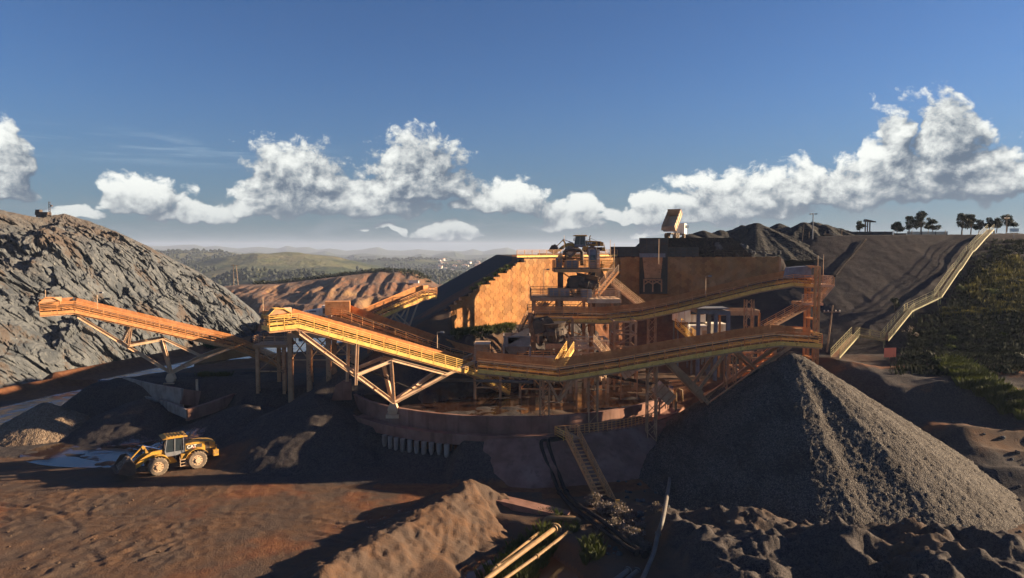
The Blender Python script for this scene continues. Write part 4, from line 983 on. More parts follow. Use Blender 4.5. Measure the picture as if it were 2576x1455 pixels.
# ore heaps on the upper level
for k, (u, v, Yd) in enumerate([(1768, 585, 142), (1812, 583, 146), (1868, 570, 150), (1902, 565, 148), (1960, 566, 152), (2022, 562, 150), (2046, 562, 154), (2075, 568, 150), (2112, 577, 156), (1735, 594, 138)]):
    a = P(u, v, Yd); cone_pile('ore_heap', ['dark ore heap just right of the tipping dump truck', 'dark pointed ore heap, second from the tipping truck', 'tall dark ore heap in the middle of the skyline row', 'dark ore heap touching the tallest one on its right', 'dark ore heap left of the brown rocky mound on the skyline', 'brown rocky mound beside the thin leaning pole', 'brown rocky mound behind the tall lamp pole', 'brown rocky mound right of the tall lamp pole', 'low mound at the right end of the skyline heaps', 'low dark heap under the tail of the tipping truck'][k], a + Vector((0, 0, .5)), (a.z - 21) / .5 + 1, .4, OREG, k=.46 + .1 * (k % 3), seed=20 + k, n_gul=1.7, cat='ore heap', group='ore heaps on the skyline', ymin=129.6)

# ------------------------------------------------------------------ crusher tower
def bx(mb, u0, u1, v0, v1, Yd, dep):
    a, b = P(u0, v1, Yd), P(u1, v0, Yd); mb.box(((a.x + b.x) / 2, Yd + dep / 2, (a.z + b.z) / 2), (b.x - a.x, dep, b.z - a.z)); return mb
def boxthing(name, label, cat, u0, u1, v0, v1, Yd, dep, m, group=None, extra=None):
    a, b = P(u0, v1, Yd), P(u1, v0, Yd); t = thing(name, label, cat, ((a.x + b.x) / 2, Yd + dep / 2, a.z), group)
    bx(MB(), u0, u1, v0, v1, Yd, dep).build('body', m, t)
    if extra: extra(t, a, b)
    return t
def dk(name, label, u0, u1, v, Y0, Y1, sides, **k):
    a, b = P(u0, v, Y0), P(u1, v, Y0); return deck(name, label, a.x, b.x, Y0, Y1, a.z, sides, **k)
dk('upper_deck', 'top deck of the crusher tower with grey cabinets on it', 1396, 1512, 676, 101, 107, 'SEWN', m=DARK, cols=[(.15, .1), (.85, .1), (.15, .9), (.85, .9)], colm=DARK, zb=11.0, colw=.5, beam_h=.5)
dk('side_deck', 'pale lit landing at the right end of the top deck', 1513, 1546, 676, 101, 103.5, 'NS', m=BEIGE, rm=YEL)
dk('middle_deck', 'middle deck of the crusher tower, wide, with bright railings on its right', 1336, 1478, 748, 97.5, 104, 'SWN', m=STL, rm=STL, cols=[(.06, .05), (.5, .05), (.94, .05), (.06, .95), (.5, .95)], zb=5.0, beam_h=.5, colw=.4)
dk('balcony_deck', 'sunlit balcony projecting right from the middle deck', 1479, 1562, 753, 95.5, 101, 'SEN', m=BEIGE, rm=BEIGE, cols=[(.1, .1), (.9, .9)], zb=5.0, beam_h=.5)
dk('lower_deck', 'dark deck under the left end of the upper right conveyor', 1328, 1500, 795, 94.5, 99.5, 'SWN', m=STL, rm=STL, cols=[(.04, .1), (.35, .1), (.66, .1), (.96, .1), (.04, .9), (.96, .9)], zb=5.0, beam_h=.45)
dk('screen_deck', 'lit low deck with rusty railings in front of the lower crusher', 1302, 1432, 908, 84.5, 89, 'SEW', m=BEIGE, rm=ORG, cols=[(.05, .1), (.5, .1), (.95, .1), (.95, .9)], zb=5.0)
dk('stair_landing_deck', 'small lit deck among the columns right of the lower crusher', 1434, 1482, 872, 87.5, 91.5, 'SEW', m=BEIGE, rm=BEIGE, cols=[(.05, .1), (.95, .1), (.95, .9), (.05, .9)], zb=5.0, colm=BEIGE)
dk('cabin_deck', 'brown deck carrying the small cabin left of the lower hopper', 1190, 1262, 903, 84, 88.5, 'SE', m=STL, rm=STL, cols=[(.05, .1), (.95, .1)], zb=5.0)
dk('transfer_deck', 'dark transfer platform on heavy columns between the two left conveyors', 722, 905, 838, 90, 96, 'SWN', m=STL, rm=STL, cols=[(.02, .1), (.28, .1), (.55, .1), (.9, .1), (.15, .9), (.5, .9), (.8, .9)], colw=.6, beam_h=.6)
dk('transfer_deck', 'lower dark platform at the tail of the far left conveyor', 636, 720, 868, 92, 96, 'SWN', m=STL, rm=STL, cols=[(.1, .1), (.9, .1), (.5, .9)], colw=.45)
dk('discharge_deck', 'high deck at the end of the upper right conveyor', 2044, 2096, 716, 95, 98.5, 'SEN', m=STL, rm=BEIGE)
dk('landing_deck', 'lower landing of the tall discharge tower', 2018, 2070, 762, 94.5, 98, 'SE', m=STL, rm=BEIGE)
stairs('steep_stairs', 'lit orange stairs from the top deck down to the balcony', P(1550, 684, 100), P(1500, 744, 99), 1.5, ORG, rm=BEIGE)
stairs('steep_stairs', 'long lit stairs descending right behind the upper right conveyor', P(1541, 715, 103), P(1628, 786, 101), 1.3, BEIGE, rm=BEIGE)
stairs('steep_stairs', 'small dark stairs at the left end of the crusher tower', P(1376, 762, 99), P(1345, 795, 98.5), 1.0, STL)
stairs('steep_stairs', 'lit zigzag stair flight right of the small lit deck', P(1497, 862, 88), P(1532, 905, 87), 1.0, BEIGE)
stairs('steep_stairs', 'yellow stair flight leading down from the lit low deck', P(1434, 880, 85.5), P(1398, 938, 82), 1.0, YEL)
stairs('steep_stairs', 'bottom stair flight below the lower right conveyor, at its bend', P(1496, 925, 86), P(1518, 957, 85), 1.0, BEIGE)
stairs('steep_stairs', 'far left access stairs leaning against the crusher tower base', P(1334, 800, 95), P(1300, 868, 92), 1.0, STL)
stairs('steep_stairs', 'stairs beside the white cabins with a worker on them', P(1706, 820, 99), P(1765, 874, 95), 1.2, YEL)
stairs('steep_stairs', 'upper stair flight at the discharge tower', P(2058, 760, 96), P(2094, 716, 96), 1.0, BEIGE)
stairs('steep_stairs', 'upper lit stair flight in the frame behind the gravel stockpile', P(1868, 955, 86), P(1948, 888, 86), 1.0, ORG)
stairs('steep_stairs', 'inner lit stair flight in the frame behind the gravel stockpile', P(1905, 962, 88), P(1862, 900, 88), 1.0, ORG)
stairs('inclined_walkway', 'dark inclined walkway from the discharge tower down to the left', P(2046, 762, 95.5), P(1915, 834, 93.5), 1.3, STL, rm=ORG)
# cabinets and housings
def cab_extra(t, a, b):
    for k in (.25, .75):
        x = a.x + (b.x - a.x) * k; MB().box((x, a.y - .03, (a.z + b.z) / 2), ((b.x - a.x) * .4, .05, (b.z - a.z) * .86)).build('door', GREYS, t)
boxthing('electrical_cabinet', 'tall grey cabinet with glazed top on the top deck', 'cabinet', 1484, 1500, 628, 675, 101.6, 2.0, GREYS, extra=lambda t, a, b: (bx(MB(), 1486, 1498, 642, 660, 101.5, .08).build('window', GLASS, t), bx(MB(), 1485.5, 1498.5, 661, 674, 101.52, .07).build('door', GREYS, t)))
boxthing('electrical_cabinet', 'narrow beige cabinet right of the tall grey one', 'cabinet', 1501, 1509, 628, 675, 101.6, 2.0, BEIGE, extra=lambda t, a, b: [bx(MB(), 1502, 1508, v, v + 2, 101.5, .08).build('vent', WHITE, t) for v in (638, 650, 663)])
boxthing('electrical_cabinet', 'grey cabinet on the middle deck near its balcony', 'cabinet', 1463, 1489, 729, 752, 97.6, 1.6, GREYS, extra=cab_extra)
boxthing('machine_guard', 'dark brown enclosure on the top deck', 'machine housing', 1422, 1456, 655, 675, 102.5, 2.5, STL, extra=cab_extra)
boxthing('machine_guard', 'wide dark enclosure on the middle deck', 'machine housing', 1380, 1434, 727, 747, 98.5, 3.0, STL, extra=cab_extra)
boxthing('machine_guard', 'small brown enclosure at the left end of the top deck', 'machine housing', 1399, 1414, 648, 675, 103, 1.5, ORG, extra=cab_extra)
boxthing('operator_cabin', 'small brown cabin with lit right side on the brown deck', 'cabin', 1193, 1232, 868, 902, 84.8, 2.6, STL, extra=lambda t, a, b: (bx(MB(), 1192, 1233, 866, 868, 84.6, 3.0).build('roof', BEIGE, t), bx(MB(), 1216, 1228, 874, 901, 84.75, .06).build('door', ORG, t)))
def crusher(name, label, c, m, s=1.0, tilt=0.2):
    t = thing(name, label, 'crusher', c); Rm = Matrix.Rotation(tilt, 3, 'Y')
    def q(x, y, z): return Vector(c) + Rm @ Vector((x, y, z)) * s
    MB().tube([q(0, 0, 0), q(0, 0, .9), q(0, 0, 1.0), q(0, 0, 1.5), q(0, 0, 1.9)], [.95 * s, 1.0 * s, 1.45 * s, 1.45 * s, 1.1 * s], 20).build('bowl', m, t)
    MB().tube([q(0, 0, 1.9), q(0, 0, 2.4)], [1.2 * s, 1.5 * s], 20).build('feed_ring', m, t)
    MB().tube([q(-1.5, 0, .5), q(-2.3, 0, .5)], .45 * s, 14).build('pulley', DARK, t)
    for k in range(8): a_ = k * math.pi / 4; MB().tube([q(1.38 * math.cos(a_), 1.38 * math.sin(a_), .4), q(1.38 * math.cos(a_), 1.38 * math.sin(a_), 1.7)], .1 * s, 6).build('spring', DARK, t)
    MB().box(q(0, 0, -.3), (2.6 * s, 2.2 * s, .6 * s)).build('base_frame', STL, t); return t
crusher('cone_crusher', 'dark cone crusher under the top deck of the tower', P(1470, 742, 100), DARK, 1.25)
crusher('cone_crusher', 'dark cone crusher in the shade above the lit low deck', P(1398, 862, 90), DARK, 1.1, -.1)
def screen(name, label, A, B, w, h, m):
    """inclined vibrating screen: side plates, deck, drum"""
    A, B = Vector(A), Vector(B); t = thing(name, label, 'vibrating screen', A); d = (B - A).normalized(); sd = Vector((0, 1, 0)); u = Vector((-d.z, 0, d.x)); u = u if u.z > 0 else -u
    L = (B - A).length
    for s in (-1, 1):
        o = sd * s * w / 2; MB().prism([(0, 0), (L, 0), (L, h * .6), (L * .8, h), (L * .12, h), (0, h * .7)], lambda p: A + d * p[0] + u * p[1] + o, lambda p: A + d * p[0] + u * p[1] + o * .94).build('side_plate', m, t)
    MB().beam(A + u * h * .35, B + u * h * .35, .12, w * .9, sd).build('screen_deck_plate', BELT, t) if False else MB().prism([(0, h * .3), (L, h * .3), (L, h * .38), (0, h * .38)], lambda p: A + d * p[0] + u * p[1] + sd * w * .46, lambda p: A + d * p[0] + u * p[1] - sd * w * .46).build('screen_cloth', BELT, t)
    c = A + d * L * .5 + u * h * .75; MB().cyl(c - sd * w * .6, c + sd * w * .6, .28, 14).build('exciter', DARK, t)
    for f in (.15, .85):
        for s in (-1, 1): q = A + d * L * f + sd * s * w * .5; MB().beam(q, q - Vector((0, 0, 1.3)), .25).build('spring_leg', STL, t)
    return t
screen('vibrating_screen', 'black cylinder-backed screen below the top deck', P(1430, 728, 100.5), P(1502, 722, 100.5), 3.4, 1.9, DARK)
screen('vibrating_screen', 'dark inclined screen beneath the lower deck', P(1345, 838, 91), P(1396, 826, 91), 3.2, 1.7, DARK)
def hopper(name, label, c, w, d, h, m, legs=True, k=.35, tilt=0):
    t = thing(name, label, 'hopper', c); c = Vector(c); top = [Vector((a * w / 2, b * d / 2, h)) for a, b in ((-1, -1), (1, -1), (1, 1), (-1, 1))]; bot = [Vector((p.x * k, p.y * k, h * .1)) for p in top]; mid = [Vector((p.x, p.y, h * .62)) for p in top]
    mb = MB(); mb.add([c + p for p in top + mid + bot], [(i, (i + 1) % 4, 4 + (i + 1) % 4, 4 + i) for i in range(4)] + [(4 + i, 4 + (i + 1) % 4, 8 + (i + 1) % 4, 8 + i) for i in range(4)] + [(8, 9, 10, 11)]); mb.build('bin', m, t)
    for i in range(4): MB().beam(c + top[i], c + top[(i + 1) % 4], .14, .2).build('rim', m, t)
    for i in range(4):
        MB().beam(c + mid[i], c + mid[(i + 1) % 4], .1, .12).build('stiffener', m, t)
        if legs: MB().beam(c + mid[i], c + Vector((mid[i].x, mid[i].y, -1.0)), .2).build('leg', m, t)
    return t
hopper('feed_hopper', 'grey brown hopper with one slanted side above the lowest walkway', P(1300, 905, 85.5), 3.3, 3, 3.1, CONG)
MB().prism([(0, 0), (2.6, 1.4), (2.6, 2.1), (0, .9)], lambda p: P(1278, 868, 84) + Vector((p[0], 0, p[1])), lambda p: P(1278, 868, 84) + Vector((p[0], .12, p[1]))).build('side_chute_plate', BEIGE, bpy.data.objects['feed_hopper'], local=False)
# big hopper front in the dark wall
def wall_hopper():
    t = thing('primary_hopper', 'large dark steel hopper front recessed in the shaded panel wall', 'hopper', P(1642, 728, 126))
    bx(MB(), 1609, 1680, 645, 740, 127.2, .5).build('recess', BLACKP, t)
    a, b = P(1617, 648, 125.5), P(1667, 648, 125.5); c_, d_ = P(1622, 700, 126.8), P(1662, 700, 126.8)
    MB().prism([(0, 0), (1, 0), (2, 0), (3, 0)], lambda p: [a, b, d_, c_][int(p[0])], lambda p: [a, b, d_, c_][int(p[0])] + Vector((0, .2, 0))).build('front_plate', STL, t)
    for v in (655, 665, 675, 685, 695): f = (v - 648) / 52; MB().beam(a.lerp(c_, f) - Vector((0, .1, 0)), b.lerp(d_, f) - Vector((0, .1, 0)), .12, .16).build('rib', STL, t)
    bx(MB(), 1609, 1674, 638, 648, 125.4, .5).build('lip_beam', GREYS, t)
    for (u0, v0, u1, v1) in ((1620, 703, 1620, 735), (1664, 703, 1664, 735), (1620, 703, 1642, 715), (1664, 703, 1642, 715), (1620, 703, 1664, 703), (1620, 716, 1642, 703), (1664, 716, 1642, 703), (1642, 703, 1642, 735)):
        MB().beam(P(u0, v0, 126.3), P(u1, v1, 126.3), .22).build('frame_member', STL, t)
wall_hopper()
PANELD = mat('dark_steel_sheet', [(.07, .07, .068), (.045, .045, .045)], .8, .7, spot=((.10, .05, .03), .58, 1.0))
def sheet_panel(label, u0, u1, v0, v1, Yd):
    t = boxthing('steel_screen_wall', label, 'screen wall', u0, u1, v0, v1, Yd, .15, PANELD, group='steel screens on top of the shaded wall'); a, b = P(u0, v1, Yd), P(u1, v0, Yd)
    n = int((b.x - a.x) / 1.1)
    for i in range(n + 1): x = a.x + (b.x - a.x) * i / n; MB().beam((x, Yd - .06, a.z), (x, Yd - .06, b.z), .07, .07).build('stud', DARK, t)
    for f in (.33, .66, .985): MB().beam((a.x, Yd - .13, a.z + (b.z - a.z) * f), (b.x, Yd - .13, a.z + (b.z - a.z) * f), .06).build('cross_rail', DARK, t)
sheet_panel('dark sheet screen left of the tallest one on the shaded wall', 1536, 1607, 621, 646, 128.4)
sheet_panel('tallest dark sheet screen, standing over the big hopper', 1608, 1681, 599, 646, 128.4)
sheet_panel('dark sheet screen right of the tallest one on the shaded wall', 1682, 1758, 622, 646, 128.4)
# railings along the top of the walls
def fence_line(name, label, pts, m, h=1.15, bars=5, cat='railing', group=None, toe=None):
    t = thing(name, label, cat, pts[0], group); rail(MB(), pts, h, bars, 1.7).build('rails', m, t)
    if toe:
        mb = MB()
        for a, b in zip(pts[:-1], pts[1:]): mb.beam(Vector(a) + Vector((0, 0, .12)), Vector(b) + Vector((0, 0, .12)), .06, .3)
        mb.build('toe_board', toe, t)
    return t
wl = lambda f: Vector((WA[0] + (WB[0] - WA[0]) * f, WA[1] + (WB[1] - WA[1]) * f, 22.55))
fence_line('railing', 'yellow footed railing along the top of the sunlit panel wall', [wl(.36), wl(.99)], STL, toe=YEL)
fence_line('railing', 'thin dark railing along the shaded wall above the dark slope', [(38, 128.3, 22.4), (49, 128.3, 22.4)], DARK, bars=3)
# ------------------------------------------------------------------ white cabins and steel portal
def cabin(name, label, u0, u1, v0, v1, Yd, dep, win=(), door=None):
    a, b = P(u0, v1, Yd), P(u1, v0, Yd); t = thing(name, label, 'cabin', ((a.x + b.x) / 2, Yd + dep / 2, a.z)); bx(MB(), u0, u1, v0, v1, Yd, dep).build('walls', WHITE, t)
    MB().box(((a.x + b.x) / 2, Yd + dep / 2, b.z + .08), (b.x - a.x + .3, dep + .3, .16)).build('roof', WHITE, t)
    for (x0, x1, y0, y1) in win:
        f = bx(MB(), x0, x1, y0, y1, Yd - .05, .06).build('window_frame', STL, t); bx(MB(), x0 + .8, x1 - .8, y0 + .8, y1 - .8, Yd - .07, .03).build('pane', GLASS, f); xm = (x0 + x1) / 2; bx(MB(), xm - .4, xm + .4, y0 + .8, y1 - .8, Yd - .09, .03).build('mullion', WHITE, f)
    if door: bx(MB(), *door, Yd - .04, .05).build('door', BEIGE, t)
    n = int((b.x - a.x) / 1.2)
    for i in range(1, n + 1): x = a.x + (b.x - a.x) * i / (n + 1); MB().box((x, Yd - .01, (a.z + b.z) / 2), (.05, .04, b.z - a.z - .1)).build('joint_strip', BEIGE, t)
    for (x, y) in ((a.x + .2, Yd + .3), (b.x - .2, Yd + .3), (a.x + .2, Yd + dep - .3), (b.x - .2, Yd + dep - .3)):
        g = Hz(x, y) - .1
        if g < a.z - .2: MB().beam((x, y, g), (x, y, a.z), .22).build('post', GREYS, t)
    return t
cabin('site_cabin', 'white upper cabin with a dark double window and bright right end', 1704, 1776, 764, 811, 104, 3.4, [(1737, 1771, 776, 792)])
cabin('site_cabin', 'lower beige cabin half hidden behind the grey portal legs', 1738, 1783, 824, 872, 101, 3.0, [], (1766, 1778, 832, 868))
cabin('notice_cabin', 'bright cream panelled cabin behind the right portal leg', 1786, 1826, 818, 868, 103, 2.6, [])
def portal():
    t = thing('steel_portal', 'blue grey steel portal frame with flat roof in front of the cabins', 'steel frame', P(1795, 880, 97))
    for (u, Yd) in ((1757, 96), (1784, 99), (1801, 96), (1833, 99), (1832, 96)): a = P(u, 786, Yd); MB().ibeam(a, (a.x, a.y, Hz(a.x, a.y) - .1), .45, .45, .06).build('column', GREYS, t)
    a, b = P(1754, 784, 96), P(1836, 788, 96)
    for y in (0, 3.4): MB().ibeam(a + Vector((0, y, 0)), b + Vector((0, y, 0)), .35, .6).build('roof_beam', GREYS, t)
    for f in (0, .5, 1): q = a.lerp(b, f); MB().ibeam(q, q + Vector((0, 3.4, 0)), .3, .5).build('cross_beam', GREYS, t)
    MB().box(((a.x + b.x) / 2, 97.7, a.z + .38), (b.x - a.x, 3.6, .1)).build('roof_plate', GREYS, t)
portal()
def openframe():
    t = thing('steel_bin_frame', 'open topped beige steel frame right of the grey portal', 'steel frame', P(1850, 860, 100)); z = P(1850, 786, 100).z
    x0, x1 = P(1806, 786, 100).x, P(1904, 786, 100).x
    for (p, q) in (((x0, 99), (x1, 99)), ((x0 + .6, 103), (x1 + .3, 103)), ((x0, 99), (x0 + .6, 103)), ((x1, 99), (x1 + .3, 103))): MB().beam((*p, z), (*q, z), .12, .75).build('rim_plate', BEIGE, t)
    for (x, y) in ((x0, 99), (x1, 99), (x1 + .3, 103)): MB().beam((x, y, z), (x, y, Hz(x, y) - .1), .26).build('post', ORG, t)
openframe()
def tower_frame(name, label, u0, u1, v0, v1, Y0, Y1, m, levels=5):
    a, b = P(u0, v1, Y0), P(u1, v0, Y0); t = thing(name, label, 'steel tower', (a.x, Y0, a.z)); xs = (a.x, b.x); ys = (Y0, Y1)
    for x in xs:
        for y in ys: MB().ibeam((x, y, min(a.z, Hz(x, y)) - .1), (x, y, b.z), .3, .3).build('column', m, t)
    for i in range(levels + 1):
        z = a.z + (b.z - a.z) * i / levels
        for y in ys: MB().beam((xs[0], y, z), (xs[1], y, z), .2).build('beam', m, t)
        for x in xs: MB().beam((x, ys[0], z), (x, ys[1], z), .2).build('beam', m, t)
        if i < levels:
            z2 = a.z + (b.z - a.z) * (i + 1) / levels; MB().beam((xs[0], Y0 + .05, z), (xs[1], Y0 + .05, z2), .14).build('brace', m, t)
    return t
tower_frame('discharge_tower', 'tall slender orange tower at the right ends of both conveyors', 2046, 2062, 672, 903, 93, 96, ORG, 7)
tower_frame('scaffold_tower', 'open steel stair frame half hidden behind the gravel stockpile', 1862, 1950, 868, 968, 85, 89.5, STL, 3)
tower_frame('column_frame', 'lit frame of columns in the middle of the crushing plant', 1450, 1530, 858, 950, 88, 92, BEIGE, 3)
tower_frame('column_frame', 'shaded frame of columns beneath the crusher tower', 1345, 1440, 800, 945, 93, 98, STL, 3)
tower_frame('column_frame', 'rusty frame of columns between the upper and lower right conveyors', 1545, 1600, 810, 935, 90, 94, STL, 4)
for lab, u, v0, v1, Yd in (('rusty cylinder leg standing right of the crusher tower', 1490, 820, 880, 93),):
    a = P(u, v0, Yd); tag(MB().cyl(a, (a.x, a.y, 5.0), .28, 12).build('support_pipe', ORG), lab, 'support')
tag(MB().tube([P(1420, 660, 104), P(1420, 634, 104), P(1428, 629, 104), P(1458, 629, 104), P(1464, 634, 104), P(1464, 668, 104)], .28, 10).build('duct_pipe', DARK, smooth=True), 'dark arched duct pipe rising over the top deck', 'pipe')
tag(MB().tube([P(1407, 660, 103), P(1407, 651, 103), P(1412, 646, 103), P(1420, 646, 103)], .22, 10).build('duct_pipe', ORG, smooth=True), 'small rusty bent duct at the left end of the top deck', 'pipe')
# discharge box lying on the platform and odd plant pieces
def chute_piece():
    t = thing('tilted_chute', 'tilted cream chute box on thin legs near the right end of the curved wall', 'chute', G(1672, 1008, 5.2)); c = P(1670, 989, 80)
    Rm = Matrix.Rotation(.75, 3, 'Y'); MB().box(c, (2.4, 1.4, 1.5), M=Rm).build('box', BEIGE, t)
    for k in (-.8, 0, .8): MB().box(c + Rm @ Vector((k, -.72, 0)), (.12, .08, 1.5), M=Rm).build('rib', STL, t)
    for k in (-1, .2, 1.2): MB().beam(c + Vector((k, 0, -.4)), Vector((c.x + k, c.y, 5.0)), .1).build('leg', BEIGE, t)
chute_piece()
def chute2():
    t = thing('tilted_chute', 'beige louvred chute under the lower right conveyor, left of its lattice leg', 'chute', P(1585, 950, 84)); c = P(1583, 924, 84)
    Rm = Matrix.Rotation(-.6, 3, 'Y'); MB().box(c, (2.6, 1.2, 1.7), M=Rm).build('box', BEIGE, t)
    for k in (-.9, -.3, .3, .9): MB().box(c + Rm @ Vector((k, -.62, 0)), (.1, .06, 1.7), M=Rm).build('slat', STL, t)
    for k in (-1, 1): MB().beam(c + Vector((k, 0, -.4)), Vector((c.x + k, c.y, 5.0)), .12).build('leg', STL, t)
chute2()
tag(MB().tube([P(1350, 918, 88), P(1500, 940, 87), P(1640, 966, 84)], .22, 10).build('slurry_pipe', PIPED), 'long dark pipe crossing the puddles under the lower right conveyor', 'pipe')
tag(MB().tube([G(1700, 1032, 5.2), P(1700, 985, 80.5), P(1705, 978, 80.5), P(1715, 982, 80.5), P(1716, 1010, 80.5)], .14, 8).build('vent_pipe', PIPEY, smooth=True), 'bent tan vent pipe beside the tilted cream chute', 'pipe')
tag(MB().tube([P(1095, 955, 84.5), P(1340, 962, 84.5)], .22, 8).build('slurry_pipe', PIPEG), 'straight grey pipe lying behind the pivot of the yellow conveyor', 'pipe')
# silo trailer, small vehicles
def trailer():
    t = thing('tank_trailer', 'long cream box trailer on wheels above the yellow conveyor head', 'trailer', P(790, 812, 99))
    a, b, c_, d_ = P(737, 800, 99), P(812, 793, 99), P(810, 776, 99), P(742, 788, 99)
    MB().prism([(0, 0), (1, 0), (2, 0), (3, 0)], lambda p: [a, b, c_, d_][int(p[0])], lambda p: [a, b, c_, d_][int(p[0])] + Vector((0, 2.4, 0))).build('body', WHITE, t)
    for u in (745, 790, 812): q = P(u, 803, 98.9); MB().cyl(q, q + Vector((0, 2.2, 0)), .5, 14).build('wheel', TYRE, t)
    bx(MB(), 778, 795, 782, 786, 98.85, .1).build('vent', GREYS, t)
    q = P(821, 787, 99); MB().box(q + Vector((0, 1.2, 0)), (1.4, 2.2, 2.0)).build('cab', WHITE, t); MB().box(q + Vector((0, .06, .25)), (1.0, .1, .8)).build('window', GLASS, t)
trailer()
def small_vehicle():
    p = P(1127, 858, 112); t = thing('utility_vehicle', 'small dusty vehicle with a lit headlamp far behind the dark conveyor', 'vehicle', p)
    MB().box(p + Vector((0, 0, 1.0)), (1.9, 4.0, .8)).build('body', BEIGE, t); MB().box(p + Vector((0, .4, 1.8)), (1.7, 2.0, .9)).build('cab', BEIGE, t); MB().box(p + Vector((0, -.62, 1.8)), (1.4, .06, .6)).build('windscreen', GLASS, t)
    for sx_ in (-.85, .85):
        for y in (-1.3, 1.3): MB().cyl(p + Vector((sx_ - .12, y, .45)), p + Vector((sx_ + .12, y, .45)), .45, 14).build('wheel', TYRE, t)
        MB().cyl(p + Vector((sx_ * .75, -2.02, 1.05)), p + Vector((sx_ * .75, -2.06, 1.05)), .16, 12).build('headlamp', LAMP, t)
LAMP = bpy.data.materials.new('lit_headlamp'); LAMP.use_nodes = True; LAMP.node_tree.nodes['Principled BSDF'].inputs['Emission Color'].default_value = (1, .95, .8, 1); LAMP.node_tree.nodes['Principled BSDF'].inputs['Emission Strength'].default_value = 4
small_vehicle()

# ------------------------------------------------------------------ yellow stairs and hillside stairway
s_top, s_bot = P(1438, 1098, 71.5), P(1534, 1290, 62.6)
yt = stairs('yellow_stairs', 'bright yellow stairs from the curved wall down to the rocky foreground', s_top, s_bot, 1.35, ORG, gap=.25)
MB().beam(P(1408, 1083, 73.5), P(1452, 1106, 70.7), 1.2, .08).build('top_landing', STL, yt)
rail(MB(), [P(1396, 1098, 73.5), P(1440, 1122, 70.6)], 1.05, 4, 1.5).build('landing_railing', YEL, yt)
pts_ = []
for i in range(26): al = R(11 + 34 * i / 25); rr = RR + 1.85; pts_.append(Vector((RC[0] + math.sin(al) * rr, RC[1] - math.cos(al) * rr, 3.6)))
fence_line('ledge_railing', 'thin orange handrail following the curved ledge right of the yellow stairs', pts_, ORG, h=1.1, bars=4)
STP = [(2106, 922, 91.0), (2148, 874, 95.0), (2226, 882, 98.5), (2279, 822, 106.5), (2300, 813, 107.5), (2330, 775, 113), (2362, 772, 116.0), (2401, 706, 121.5), (2404, 701, 122), (2434, 657, 127), (2437, 651, 127.6), (2466, 612, 132.5), (2470, 607, 133), (2494, 600, 139)]
SLIM = mat('dusty_lime_yellow_paint', [(.27, .24, .11), (.20, .17, .08)], 1.2, .6, spot=((.25, .17, .08), .58, 2.0))
def hill_stairs():
    raw = [(2100, 912), (2152, 852), (2224, 866), (2284, 792), (2290, 789), (2352, 760), (2358, 757), (2404, 688), (2409, 685), (2438, 640), (2444, 637), (2470, 606), (2492, 583)]
    t = None; pts = []
    for (u, v) in raw:
        q = T(u, v + 6, 0, 80, 200); q.z += .9; pts.append(q)
    t = thing('hillside_stairway', 'very long dusty yellow stairway zigzagging up the dark slope on the right', 'stairs', pts[0] - Vector((0, 0, .9)))
    for a, b in zip(pts[:-1], pts[1:]):
        d = b - a; hd = Vector((d.x, d.y, 0)); 
        if hd.length < .3: continue
        hd.normalize(); sd = Vector((.80, -.60, 0)) if abs(hd.x) < .95 else Vector((0, -1, 0)); sd = Vector((-hd.y, hd.x, 0)); sd = -sd if sd.x < 0 else sd
        for s in (-1, 1):
            MB().beam(a + sd * s * .55, b + sd * s * .55, .07, .26).build('stringer', SLIM, t); rail(MB(), [a + sd * s * .55, b + sd * s * .55], 1.1, 3, 1.8, .05, .035).build('railing', SLIM, t)
        n = max(2, int(d.length / .45)); sb = MB()
        for i in range(n): sb.box(a.lerp(b, (i + .5) / n), (.34, 1.0, .05), math.atan2(hd.y, hd.x))
        sb.build('steps', STL, t)
        if abs(d.z) < 2.5 or True:
            q = b; g = Hz(q.x, q.y)
            for s in (-1, 1): MB().beam(Vector((q.x, q.y, g - .4)) + sd * s * .5, q + sd * s * .5, .12).build('post', SLIM, t)
hill_stairs()
# ------------------------------------------------------------------ wheel loader
def wheel(t, c, r, w, rim=YEL):
    """tyre with lugs (part) > rim (sub-part); axle along local y"""
    n = 40; prof = [(-.5, .56), (-.5, .88), (-.42, .97), (-.2, 1.0), (.2, 1.0), (.42, .97), (.5, .88), (.5, .56)]; vs = []; fs = []
    for i in range(n):
        a = 2 * math.pi * i / n; lug = .955 if i % 2 else 1.02
        for (y, q) in prof: rr = r * (q * lug if q > .95 else q); vs.append((c[0] + rr * math.cos(a), c[1] + y * w, c[2] + rr * math.sin(a)))
    m = len(prof)
    for i in range(n):
        for k in range(m - 1): fs.append((i * m + k, i * m + k + 1, (i + 1) % n * m + k + 1, (i + 1) % n * m + k))
    w_ = MB().add(vs, fs).build('wheel', TYRE, t, local=True)
    mb = MB(); s = 1 if c[1] > 0 else -1
    mb.tube([(c[0], c[1] - w * .46, c[2]), (c[0], c[1] + w * .46, c[2])], r * .57, 24); mb.tube([(c[0], c[1] + s * w * .2, c[2]), (c[0], c[1] + s * w * .62, c[2])], r * .27, 16); mb.build('rim', rim, w_, local=True)
    hb = MB()
    for k in range(10): a = k * math.pi / 5; hb.box((c[0] + r * .42 * math.cos(a), c[1] + s * w * .48, c[2] + r * .42 * math.sin(a)), (.07, .06, .07))
    hb.build('wheel_bolts', DARK, w_, local=True); ORG_[w_.name] = Vector((0, 0, 0)); return w_
